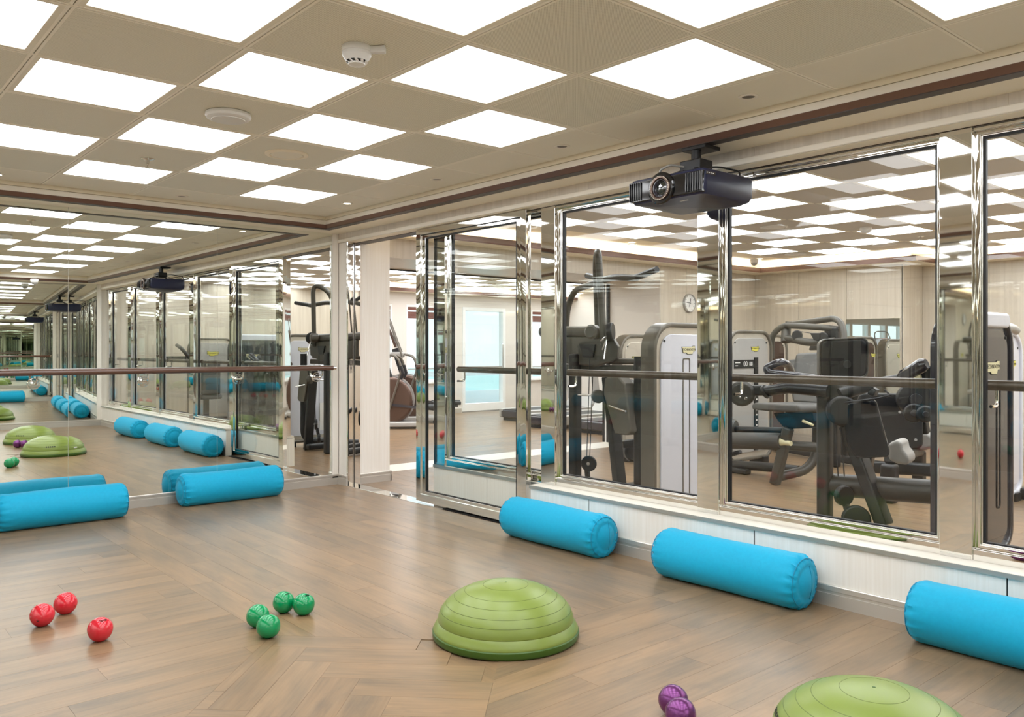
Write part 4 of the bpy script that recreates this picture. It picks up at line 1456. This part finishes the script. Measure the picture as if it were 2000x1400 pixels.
# ---- C: leg curl machine with silver tower
C = thing('leg_curl_machine', 'leg curl machine with silver tower, roller pads and yellow badge, behind the middle window', 'gym machine', (2.2, 3.6, 0))
tower(C, 1.80, 0.14, 3.50, 4.32, 0.06, 1.44, SHROUD, badge_at=(0.07, 0.20), bw=.14)
xb = 1.80 - .022 + .0145
bx = MB().box((xb, 3.60, 1.035), (xb + .006, 3.965, 1.125)).obj('number_plate', INK, C)
put_text('00', .075, WHITEP, 'digits', (xb + .0065, 3.80, 1.080), (0, 1, 0), (0, 0, 1), C)
put_text('88', .060, WHITEP, 'digits', (xb + .0065, 3.90, 1.080), (0, 1, 0), (0, 0, 1), C)
MB().box((xb + .006, 3.615, 1.09), (xb + .0075, 3.70, 1.100)).box((xb + .006, 3.615, 1.06), (xb + .0075, 3.66, 1.068)).obj('printed_bar', WHITEP, C)
MB().box((xb, 3.965, .16), (xb + .012, 4.03, 1.15)).obj('stack_slot', INK, C)
for q in range(12):
    MB().box((xb + .012, 3.985, .20 + q * .055), (xb + .014, 4.01, .215 + q * .055)).obj('stack_number', WHITEP, C)
rp = MB().tube([(2.137, 3.050, 0.358), (2.155, 3.050, 0.359), (2.693, 2.980, 0.400), (2.718, 2.980, 0.402)], [.066, .078, .078, .066], 24).obj('roller_pad', PAD, C)
MB().tube([(2.718, 2.980, 0.397), (2.776, 2.970, 0.394), (2.827, 2.960, 0.394)], [.042, .024, .022], 16).obj('roller_knob', CREAMB, C)
MB().drum((2.034, 3.200, 0.460), (1, 0.2, 0), .09, .10, 20).obj('pivot_drum', TAUPE, C)
MB().tube([(2.081, 3.200, 0.453), (2.666, 3.100, 0.488)], .030, 14).obj('upper_bar', DARK_TUBE, C)
sp = [(2.418, 2.950, 0.726), (2.467, 2.950, 0.743), (2.942, 2.850, 0.752), (2.977, 2.850, 0.723), (2.967, 2.850, 0.682), (2.633, 2.900, 0.674), (2.429, 2.950, 0.675)]
MB().prism(sp, (.22, .42, 0.0)).obj('seat_pad', PAD, C, .022, 3)
MB().prism([(2.612, 3.000, 0.654), (3.008, 3.000, 0.691), (3.027, 3.000, 0.606), (2.968, 3.000, 0.539), (2.737, 3.000, 0.513), (2.665, 3.000, 0.583)], (.06, .14, 0)).obj('mechanism', PLATEB, C, .012, 2)
MB().tube([(2.948, 2.950, 0.604), (3.057, 2.930, 0.576)], [.014, .010], 10).obj('pull_pin', CREAMB, C)
MB().bar((2.778, 3.000, 0.530), (2.638, 3.000, 0.001), .085, .085, (0, 1, 0)).obj('leg', TAUPE, C, .018, 3)
MB().tube(fillet([(2.642, 3.020, 0.065), (2.810, 3.250, 0.127), (2.856, 3.350, 0.255), (2.861, 3.350, 0.623)], .18, 8), .044, 16).obj('base_curve', TAUPE, C)
MB().tube([(2.708, 3.100, 0.355), (2.869, 3.300, 0.340)], .046, 16).obj('cross_tube', TAUPE, C)
MB().tube([(1.896, 3.400, 0.064), (2.193, 3.400, 0.085), (2.646, 3.400, 0.095)], .045, 14).obj('base_tube', DARK_TUBE, C)
MB().bar((1.931, 3.350, 0.031), (2.133, 3.350, 0.023), .10, .05).obj('base_foot', DARK_TUBE, C, .012)
MB().tube([(2.081, 3.200, 0.232), (2.093, 3.200, 0.203)], .06, 18).obj('pulley', BLACKM, C)
bk = [(2.426, 3.700, 1.195), (2.687, 3.700, 1.206), (2.829, 3.500, 0.862), (2.836, 3.450, 0.721), (2.536, 3.450, 0.726), (2.506, 3.500, 0.900)]
MB().prism(bk, (.05, .12, 0)).obj('back_pad', PAD, C, .03, 4)
MB().prism([(2.168, 4.000, 1.125), (2.295, 4.000, 1.141), (2.331, 3.900, 0.961), (2.239, 3.900, 0.959)], (.03, .10, 0)).obj('head_pad', PAD, C, .02, 3)

# ---- D: chest press with overhead arms, farther back
D = thing('chest_press_machine', 'press machine with looped overhead tubes and bronze tower at the back of the gym', 'gym machine', (1.9, 4.9, 0))
tower(D, 1.15, 0.14, 4.90, 5.72, 0.05, 1.42, COPPER, badge_at=(-.28, .27), bw=.13)
MB().tube(fillet([(1.727, 4.400, 1.134), (1.733, 4.400, 1.389), (1.866, 4.400, 1.499), (2.240, 4.400, 1.474), (2.473, 4.500, 1.445)], .16, 8), .033, 16).obj('overhead_tube', TAUPE, D)
MB().tube(fillet([(1.760, 4.700, 1.513), (2.128, 4.600, 1.541), (2.439, 4.500, 1.564), (2.570, 4.400, 1.457), (2.596, 4.350, 1.288)], .14, 8), .033, 16).obj('overhead_tube', TAUPE, D)
MB().tube([(1.880, 4.500, 1.540), (1.874, 4.500, 1.495)], .034, 16).obj('tube_stub', TAUPE, D)
MB().tube([(1.885, 4.450, 1.483), (1.903, 4.400, 1.314)], .050, 18).obj('pivot_sleeve', TAUPE, D)
MB().tube(fillet([(1.915, 4.400, 1.358), (2.091, 4.350, 1.329), (2.210, 4.350, 1.306), (2.470, 4.400, 1.321)], .10, 6), .040, 14).obj('lower_arm', TAUPE, D)
for c in ((2.073, 4.350, 1.384), (2.366, 4.350, 1.359)):
    MB().drum(c, (.4, -1, 0), .055, .05, 22).obj('pulley', DARK_TUBE, D)
MB().prism([(2.244, 4.300, 1.408), (2.354, 4.300, 1.406), (2.354, 4.300, 1.332), (2.291, 4.300, 1.332)], (.02, .08, 0)).obj('bracket', DARK_TUBE, D, .006)
MB().tube([(2.031, 4.380, 1.434), (2.308, 4.320, 1.397)], .004, 6).obj('cable', STEELW, D)
MB().bar((2.399, 4.500, 1.462), (2.416, 4.500, 1.139), .15, .12, (0, 1, 0)).obj('column', DARK_TUBE, D, .02, 3)
MB().bar((2.416, 4.500, 1.139), (2.416, 4.5, 0), .10, .10, (0, 1, 0)).obj('column', DARK_TUBE, D, .02, 3)
MB().bar((1.25, 5.2, .06), (3.0, 4.5, .06), .10, .08).obj('base_tube', DARK_TUBE, D, .015)
MB().prism([(2.049, 4.600, 1.225), (2.080, 4.600, 1.292), (2.211, 4.600, 1.291), (2.211, 4.600, 1.225)], (.02, .12, 0)).obj('head_pad', PAD, D, .02, 3)
MB().box((2.2, 4.55, .42), (2.6, 4.95, .50)).obj('seat', PAD, D, .03, 3)
MB().bar((2.4, 4.75, 0.05), (2.4, 4.75, .43), .07, .07, (0, 1, 0)).obj('seat_post', DARK_TUBE, D, .01)

# ---- E: front machine of the middle window
E = thing('pectoral_machine', 'dark press machine with black back pad and blue-black shroud, nearest behind the middle window', 'gym machine', (4.0, 1.3, 0))
yE = 1.20
MB().bar((4.113, 1.20, 0), (4.113, 1.20, 1.06), .088, .088, (0, 1, 0)).obj('upright', GREY_TUBE, E, .028, 4)
MB().prism([(4.043, 1.180, 1.038), (4.196, 1.180, 1.056), (4.250, 1.180, 0.987), (4.223, 1.180, 0.896), (4.071, 1.180, 0.875), (4.050, 1.180, 0.946)], (.05, .14, 0)).obj('pivot_housing', GREY_TUBE, E, .016, 3)
MB().drum((4.247, 1.160, 0.853), (.75, -1, 0), .095, .09, 40).obj('pivot_drum', DARK_TUBE, E, .006)
bp = [(u_, v_) for u_, v_ in rrect(-.150, .150, -.13, .13, .045, 6)]
c0 = Vector((4.109, 1.450, 1.175))
ex, ez = Vector((.76, .62, .04)).normalized(), Vector((.06, -.12, 1)).normalized()
MB().prism([tuple(c0 + ex * a + ez * b) for a, b in bp], (-.05, .06, 0)).obj('back_pad', PADD, E, .02, 4)
MB().ring([tuple(c0 + ex * a * 1.03 + ez * b * 1.04 + Vector((.002, -.002, 0))) for a, b in bp], [tuple(c0 + ex * a * .97 + ez * b * .96 + Vector((.002, -.002, 0))) for a, b in bp], (-.055, .065, 0)).obj('pad_piping', GREY_TUBE, E, .004)
MB().tube([tuple(c0 + ex * -.07 + ez * .12 + Vector((.004, -.005, 0))), tuple(c0 + ex * -.09 + ez * .02 + Vector((.004, -.005, 0))), tuple(c0 + ex * -.07 + ez * -.12 + Vector((.004, -.005, 0)))], .005, 6).obj('stitch_line', INK, E)
MB().drum(tuple(c0 + ex * .02 + ez * -.04 + Vector((.006, -.008, 0))), (.76, -1, 0), .026, .008, 20).obj('pad_emblem', INK, E)
# big shroud plates
pl = [(4.244, 1.140, 0.886), (4.294, 1.140, 0.907), (4.455, 1.140, 0.937), (4.477, 1.140, 0.916), (4.558, 1.140, 0.622), (4.545, 1.140, 0.594), (4.350, 1.140, 0.565), (4.294, 1.140, 0.642)]
MB().prism(pl, (-.03, .07, 0)).obj('shroud', PLATEB, E, .012, 3)
pl2 = rrect(-.275, .275, -.245, .245, .06, 6)
c1 = Vector((3.440, 3.550, 0.602))
ex2 = Vector((.80, .60, 0))
J = thing('press_seat', 'black seat back with pale grey seat behind the blue-black shroud of the front machine', 'gym machine', (3.6, 3.6, 0))
MB().prism([tuple(c1 + ex2 * a + Vector((0, 0, b))) for a, b in pl2], (-.04, .05, 0)).obj('seat_back', PADD, J, .018, 4)
for a, b in ((.08, .08), (.21, -.16), (.13, -.21), (-.03, -.20)):
    MB().drum(tuple(c1 + ex2 * a + Vector((.004, -.006, b))), (.6, -.8, 0), .012, .010, 12).obj('bolt', SHROUD, J)
MB().bar((4.263, 1.200, 0.762), (4.499, 1.200, 0.173), .075, .11, (0, 1, 0)).obj('slanted_leg', DARK_TUBE, E, .012, 2)
MB().bar((4.362, 1.300, 0.604), (4.322, 1.300, 0.343), .05, .06, (0, 1, 0)).obj('brace', SHROUDD, E, .01)
MB().tube([(4.073, 1.240, 0.367), (4.756, 1.300, 0.396)], .072, 24).obj('base_beam', GREY_TUBE, E)
sad = [(4.374, 1.500, 0.628), (4.414, 1.500, 0.657), (4.462, 1.500, 0.655), (4.472, 1.500, 0.604), (4.510, 1.500, 0.560), (4.507, 1.500, 0.508), (4.436, 1.500, 0.510), (4.378, 1.500, 0.530)]
MB().prism(sad, (-.06, .24, 0)).obj('seat', PADL, E, .03, 4)
MB().prism([(3.419, 3.900, 0.469), (3.483, 3.900, 0.497), (3.619, 3.900, 0.484), (3.680, 3.900, 0.434), (3.680, 3.900, 0.371), (3.565, 3.900, 0.314), (3.428, 3.900, 0.339)], (-.05, .30, 0)).obj('seat', PADL, J, .03, 4)
for px_ in ((3.456, 4.100, 0.298), ):
    MB().bar(px_, (px_[0], px_[1], 0), .10, .10, (0, 1, 0)).obj('seat_post', DARK_TUBE, J, .02, 3)
MB().bar((3.435, 3.200, 0.231), (3.968, 3.200, 0.259), .10, .10).obj('rear_beam', DARK_TUBE, J, .02, 3)
MB().bar((3.738, 2.900, 0.316), (3.738, 2.9, 0), .12, .12, (0, 1, 0)).obj('stub_post', DARK_TUBE, J, .03, 3)
MB().bar((3.738, 2.9, .36), (3.456, 4.1, .30), .09, .09).obj('frame_tube', DARK_TUBE, J, .02, 3)
MB().bar((3.619, 3.700, 0.840), (3.634, 3.800, 0.492), .08, .07, (0, 1, 0)).obj('rear_arm', DARK_TUBE, J, .01)
MB().bar((3.406, 3.950, 0.333), (3.417, 3.600, 0.425), .08, .06).obj('back_bracket', DARK_TUBE, J, .01)
for c, rr in (((3.723, 3.400, 0.811), .150), ((3.732, 3.350, 0.702), .082), ((3.824, 3.350, 0.698), .072)):
    MB().drum(c, (.6, -1, 0), rr, .08, 32).obj('pivot_disc', DARK_TUBE, J, .006)
    MB().drum((c[0] + .03, c[1] - .05, c[2]), (.6, -1, 0), rr * .35, .02, 20).obj('disc_cap', BLACKM, J)
# press arms to the left with round counterweight, loop handle
MB().tube([(4.159, 1.160, 0.971), (3.904, 1.120, 0.986), (3.755, 1.080, 0.958)], [.040, .038, .034], 16).obj('press_arm', DARK_TUBE, E)
MB().tube([(3.755, 1.080, 0.951), (3.771, 1.080, 0.959)], .046, 20).obj('arm_collar', DARK_TUBE, E)
MB().bar((3.753, 1.120, 0.964), (3.588, 1.060, 0.959), .09, .07).obj('link_block', DARK_TUBE, E, .015)
MB().drum((3.602, 1.050, 0.940), (.55, -1, 0), .086, .13, 36).obj('round_counterweight', GREY_TUBE, E, .006)
MB().drum((3.687, 0.965, 0.912), (.55, -1, 0), .010, .012, 12).obj('bolt', CHROME2, E)
MB().drum((3.640, 0.965, 0.917), (.55, -1, 0), .007, .012, 12).obj('bolt', CHROME2, E)
MB().tube(fillet([(4.012, 1.300, 1.041), (3.734, 1.150, 1.082), (3.723, 1.150, 1.113), (3.795, 1.200, 1.154), (3.796, 1.300, 1.132), (3.763, 1.400, 1.060)], .05, 6), .026, 14).obj('loop_handle', SHROUDD, E)
MB().tube([(4.362, 1.300, 1.025), (4.575, 1.250, 1.064)], .026, 12).obj('handle_arm', DARK_TUBE, E)
MB().tube([(4.568, 1.250, 1.058), (4.612, 1.220, 1.081), (4.722, 1.200, 1.144), (4.745, 1.200, 1.153)], [.026, .042, .042, .030], 18).obj('grip', SHROUDD, E)
MB().drum((4.673, 1.300, 1.075), (.6, -1, 0), .075, .05, 26).obj('pivot_disc', DARK_TUBE, E)
MB().prism([(4.669, 1.200, 1.068), (4.704, 1.200, 1.089), (4.710, 1.200, 1.069), (4.681, 1.200, 1.050)], (0, .02, 0)).obj('tag_plate', CREAMB, E)
MB().tube([(4.234, 1.160, 0.955), (4.362, 1.300, 1.013)], .040, 14).obj('press_arm', DARK_TUBE, E)
MB().tube([(4.475, 1.250, 0.986), (4.536, 1.200, 0.960), (4.473, 1.150, 0.940), (4.298, 1.100, 0.909)], .006, 8).obj('cable', STEELW, E)
MB().bar((4.362, 1.300, 0.981), (4.401, 1.300, 0.963), .06, .05).obj('cable_block', BLACKM, E, .008)
MB().tube([(4.211, 1.140, 0.788), (4.234, 1.140, 0.445)], .004, 6).obj('cable', STEELW, E)
MB().tube([(4.248, 1.140, 0.790), (4.274, 1.140, 0.450)], .004, 6).obj('cable', STEELW, E)
MB().drum((4.276, 1.130, 0.331), (1, -.45, 0), .062, .045, 30).obj('pulley', BLACKM, E, .004)
MB().bar((4.289, 1.130, 0.279), (4.306, 1.130, 0.224), .03, .03).obj('pulley_yoke', BLACKM, E)
MB().drum((4.370, 1.100, 0.203), (.7, -1, 0), .085, .05, 32).obj('pulley', BLACKM, E, .004)

# ---- F: smoked tower at the right edge, G white tower behind it
F = thing('weight_tower', 'smoked dark weight tower close behind the right-hand window', 'gym machine', (4.9, 1.4, 0), 'weight towers')
tower(F, 5.00, 0.14, 0.96, 1.82, 0.04, 1.44, SHROUDD, rim=SHROUDD, bezel=SHROUDD, badge_at=(.10, .31), bmat=CREAMB, bw=.20)
MB().prism(yzp(rrect(1.05, 1.74, 1.36, 1.452, .04, 4), 4.85), (.16, 0, 0)).obj('top_cap', SHROUDW, F, .02, 3)
MB().ring(yzp(rrect(1.555, 1.615, .30, 1.05, .02, 3), 4.99), yzp(rrect(1.565, 1.605, .31, 1.04, .014, 3), 4.99), (.006, 0, 0)).obj('slot_outline', INK, F)
G = thing('weight_tower', 'pearl white weight tower half hidden behind the smoked tower at the right edge', 'gym machine', (4.3, 3.6, 0), 'weight towers')
tower(G, 4.38, 0.14, 3.10, 3.92, 0.05, 1.38, SHROUDW, rim=SHROUDW, bezel=SHROUDW, badge_at=(.15, .27))
MB().tube(fillet([(4.455, 3.200, 1.393), (4.482, 3.300, 1.409), (4.492, 3.400, 1.379)], .1, 6), .035, 14).obj('curved_handle', SHROUD, G)
MB().bar((4.12, 3.9, .05), (4.55, 3.9, .05), .12, .09).obj('base_foot', DARK_TUBE, G, .015)
# two towers seen in the mirror
Q1 = thing('weight_tower', 'grey weight tower with yellow badge, seen in the middle mirror', 'gym machine', (7.2, 1.65, 0), 'weight towers')
tower(Q1, 7.46, 0.14, 1.25, 2.05, 0.05, 1.43, SHROUD, badge_at=(0, .27), bw=.2)
Q2 = thing('weight_tower', 'grey weight tower with yellow badge, seen in the mirror left of the door leaf', 'gym machine', (6.6, 2.25, 0), 'weight towers')
tower(Q2, 6.94, 0.14, 1.88, 2.68, 0.05, 1.43, SHROUD, badge_at=(0, .27), bw=.2)
for rt, x in ((Q1, 7.2), (Q2, 6.7)):
    y = rt.location.y - (.55 if x > 7 else .1)
    MB().box((x - .55, y + .05, .42), (x - .15, y + .45, .50)).obj('seat', PAD, rt, .03, 3)
    MB().box((x - .60, y + .10, .50), (x - .50, y + .40, 1.05)).obj('back_pad', PAD, rt, .03, 3)
    MB().bar((x - .35, y + .25, 0), (x - .35, y + .25, .42), .08, .08, (0, 1, 0)).obj('seat_post', DARK_TUBE, rt, .012)
    MB().bar((x - .6, y + .25, .05), (x + .1, y + .25, .05), .09, .08).obj('base_tube', DARK_TUBE, rt, .015)
    MB().tube(fillet([(x - .5, y, 1.0), (x - .5, y - .2, 1.25), (x, y - .1, 1.3)], .1), .03, 12).obj('arm_tube', DARK_TUBE, rt)
    MB().box((x - .02, y - .30, 1.03), (x - .001, y + .05, 1.12)).obj('number_plate', INK, rt)

# ---- wall clock, towel rail, mirror panel, gym ceiling fittings
ck = thing('wall_clock', 'round white wall clock with grey rim on the beige gym wall', 'clock', (0.145, 5.01, 1.834))
cx, cyy, cz = 0.1405, 5.005, 1.834
MB().lathe([(0.118, 0), (0.122, 0.012), (0.120, 0.034), (0.112, 0.040), (0.107, 0.034), (0.107, 0.022)], (cx, cyy, cz), 56, 'x').obj('rim', SHROUD, ck)
MB().lathe([(0.108, 0.022), (0.0005, 0.022)], (cx, cyy, cz), 56, 'x').obj('dial', WHITEP, ck, ang=20)
for q in range(12):
    a = PI / 6 * q
    MB().bar((cx + .0232, cyy + .083 * math.sin(a), cz + .083 * math.cos(a)), (cx + .0232, cyy + .099 * math.sin(a), cz + .099 * math.cos(a)), .006, .002, (1, 0, 0)).obj('hour_mark', INK, ck)
for a, L, w in ((math.radians(277), .075, .008), (math.radians(12), .060, .010), (math.radians(200), .055, .003)):
    MB().bar((cx + .026, cyy - .02 * math.sin(a), cz - .02 * math.cos(a)), (cx + .026, cyy + L * math.sin(a), cz + L * math.cos(a)), w, .002, (1, 0, 0)).obj('hand', INK, ck)
tr = thing('towel_rail', 'slim metal rail on the beige gym wall below the clock', 'rail', (.14, 4.75, 1.42))
MB().tube(fillet([(.14, 4.50, 1.36), (.19, 4.50, 1.42), (.19, 4.98, 1.42), (.14, 4.98, 1.36)], .02), .006, 8).obj('rail', RIMG, tr)
mp = thing('gym_mirror', 'tall mirror panel on the back wall of the gym reflecting bright windows', 'mirror', (1.85, 6.51, 1.1))
MB().box((1.50, 6.506, 0.45), (2.19, 6.516, 1.62)).obj('mirror_face', MIRROR, mp)
MB().box((1.495, 6.510, 0.445), (2.195, 6.5215, 1.625)).obj('edge', RIML, mp)
def gym_smoke(x, y, label):
    s = thing('smoke_detector', label, 'smoke detector', (x, y, GZ), 'gym detectors')
    MB().lathe([(0.055, 0), (0.057, -0.02), (0.05, -0.04), (0.03, -0.055), (0.0005, -0.057)], (x, y, GZ), 32).obj('head', WHITEP, s)
gym_smoke(2.95, 4.10, 'white smoke detector on the gym ceiling, above the middle window machines')
for x, y, lb in ((2.39, 3.39, 'round white air diffuser on the gym ceiling nearest the glass'), (2.45, 5.55, 'round white air diffuser on the gym ceiling towards the back wall'), (1.28, 5.66, 'round white air diffuser on the gym ceiling near the far corner')):
    s = thing('air_diffuser', lb, 'air diffuser', (x, y, GZ), 'gym air diffusers')
    MB().lathe([(0.13, 0), (0.13, -0.006), (0.11, -0.012), (0.105, -0.004)], (x, y, GZ), 40).obj('rim', WHITEP, s)
    MB().lathe([(0.10, -0.010), (0.06, -0.016), (0.0005, -0.017)], (x, y, GZ), 40).obj('disc', WHITEP, s)
sprinkler(3.02, 5.15, GZ, 'small chrome sprinkler head on the gym ceiling')
for x, y, on, lb in ((0.62, 3.35, True, 'lit downlight on the gym ceiling border above the pulldown machine'), (0.62, 5.9, True, 'lit downlight on the gym ceiling border near the far corner')):
    downlight(x, y, GZ, lb, on)

# ---- cardio room: cross trainers and treadmills
def cross_trainer(loc, rz, label):
    t = thing('cross_trainer', label, 'exercise machine', loc, 'cross trainers', rz)
    K = dict(parent=t, local=True)
    prof = []
    for k in range(33):
        a = 2 * PI * k / 32
        prof.append((0.36 * math.cos(a), 0.42 + 0.37 * math.sin(a)))
    hp = rrect(-.37, .37, .07, .81, .365, 10, .34)
    MB().prism([(x, -.15, z) for x, z in hp], (0, .30, 0)).obj('flywheel_housing', COPPER, bevel=.05, seg=4, **K)
    MB().ring([(x, -.156, z) for x, z in rrect(-.385, .385, .055, .825, .38, 10, .355)], [(x, -.156, z) for x, z in rrect(-.36, .36, .08, .80, .355, 10, .33)], (0, .022, 0)).obj('housing_trim', SHROUD, **K)
    MB().box((-.55, -.22, .03), (.52, .22, .11)).obj('base', SHROUD, bevel=.02, seg=2, **K)
    MB().box((-.60, -.30, 0), (-.48, .30, .05)).box((.40, -.30, 0), (.52, .30, .05)).obj('foot', BLACKM, **K)
    MB().bar((-.02, 0, .70), (.16, 0, 1.25), .12, .10, (0, 1, 0)).obj('mast', BLACKM, bevel=.02, **K)
    MB().prism([(.12, -.24, 1.28), (.24, -.24, 1.58), (.27, -.24, 1.57), (.16, -.24, 1.26)], (0, .48, 0)).obj('console', COPPER, bevel=.008, **K)
    MB().prism([(.118, -.21, 1.31), (.228, -.21, 1.555), (.226, -.21, 1.556), (.116, -.21, 1.311)], (0, .42, 0)).obj('screen', BLACKP, **K)
    MB().tube(fillet([(.02, -.30, 1.10), (.10, -.27, 1.30), (.27, -.24, 1.78), (.27, .24, 1.78), (.10, .27, 1.30), (.02, .30, 1.10)], .16, 6), .017, 10).obj('top_loop', RIMG, **K)
    MB().box((.0, -.18, 1.12), (.22, .18, 1.19)).obj('handle_hub', SHROUD, bevel=.02, **K)
    for s in (-1, 1):
        MB().tube(fillet([(.0, s * .16, 1.15), (-.16, s * .30, 1.12), (-.22, s * .30, .92), (-.10, s * .28, .55), (-.02, s * .26, .30)], .16, 6), .018, 10).obj('moving_arm', RIMG, **K)
        MB().tube([(-.20, s * .30, .98), (-.235, s * .30, .86), (-.20, s * .295, .78)], .027, 10).obj('arm_grip', BLACKM, **K)
        MB().box((-.95, s * .16 - .07, .30), (-.45, s * .16 + .07, .36)).obj('pedal', BLACKM, bevel=.015, **K)
        MB().bar((-.9, s * .16, .28), (.0, s * .16, .38), .04, .04).obj('pedal_rail', SHROUDD, **K)
    return t
ct = cross_trainer((-4.34, 3.30, 0), math.radians(-128), 'bronze cross trainer nearest the doorway, half hidden by the beige pier')
copy_thing(ct, (-5.05, 4.05, 0), 'second cross trainer behind the nearest one, in front of the far windows', math.radians(-125))
copy_thing(ct, (-4.9, -8.3, 0), 'cross trainer seen in the gym back-wall mirror', math.radians(-150))
def treadmill(loc, rz, label):
    t = thing('treadmill', label, 'exercise machine', loc, 'treadmills', rz)
    K = dict(parent=t, local=True)
    MB().box((-.95, -.38, .05), (.95, .38, .19)).obj('deck', SHROUDD, bevel=.03, seg=3, **K)
    MB().box((-.93, -.27, .188), (.70, .27, .197)).obj('belt', BLACKM, **K)
    MB().box((-.95, -.40, .06), (.60, -.30, .205)).box((-.95, .30, .06), (.60, .40, .205)).obj('side_rail', SHROUD, bevel=.015, **K)
    MB().box((-.9, -.34, 0), (-.8, .34, .06)).box((.75, -.34, 0), (.85, .34, .06)).obj('foot', BLACKM, **K)
    MB().prism([(.55, -.34, .18), (.95, -.34, .18), (.98, -.34, .34), (.75, -.34, .42)], (0, .68, 0)).obj('motor_hood', SHROUD, bevel=.04, seg=3, **K)
    for s in (-1, 1):
        MB().bar((.78, s * .36, .15), (.62, s * .36, 1.20), .09, .06, (0, 1, 0)).obj('upright', SHROUD, bevel=.015, **K)
        MB().tube(fillet([(.64, s * .36, 1.06), (.20, s * .36, 1.00), (.10, s * .36, .90)], .08), .024, 10).obj('side_handle', BLACKM, **K)
    MB().prism([(.58, -.40, 1.14), (.75, -.40, 1.52), (.80, -.40, 1.50), (.68, -.40, 1.12)], (0, .80, 0)).obj('console', SHROUDD, bevel=.01, **K)
    MB().prism([(.578, -.26, 1.19), (.735, -.26, 1.49), (.733, -.26, 1.491), (.576, -.26, 1.191)], (0, .52, 0)).obj('screen', BLACKP, **K)
    return t
tm = treadmill((-2.75, 5.95, 0), math.radians(90), 'grey treadmill in the cardio room seen past the sliding door')
copy_thing(tm, (-3.95, 6.50, 0), 'grey treadmill farther back beside the bright glass door', math.radians(90))
copy_thing(tm, (-1.60, 5.95, 0), 'grey treadmill nearest the opening, seen through the left window', math.radians(90))
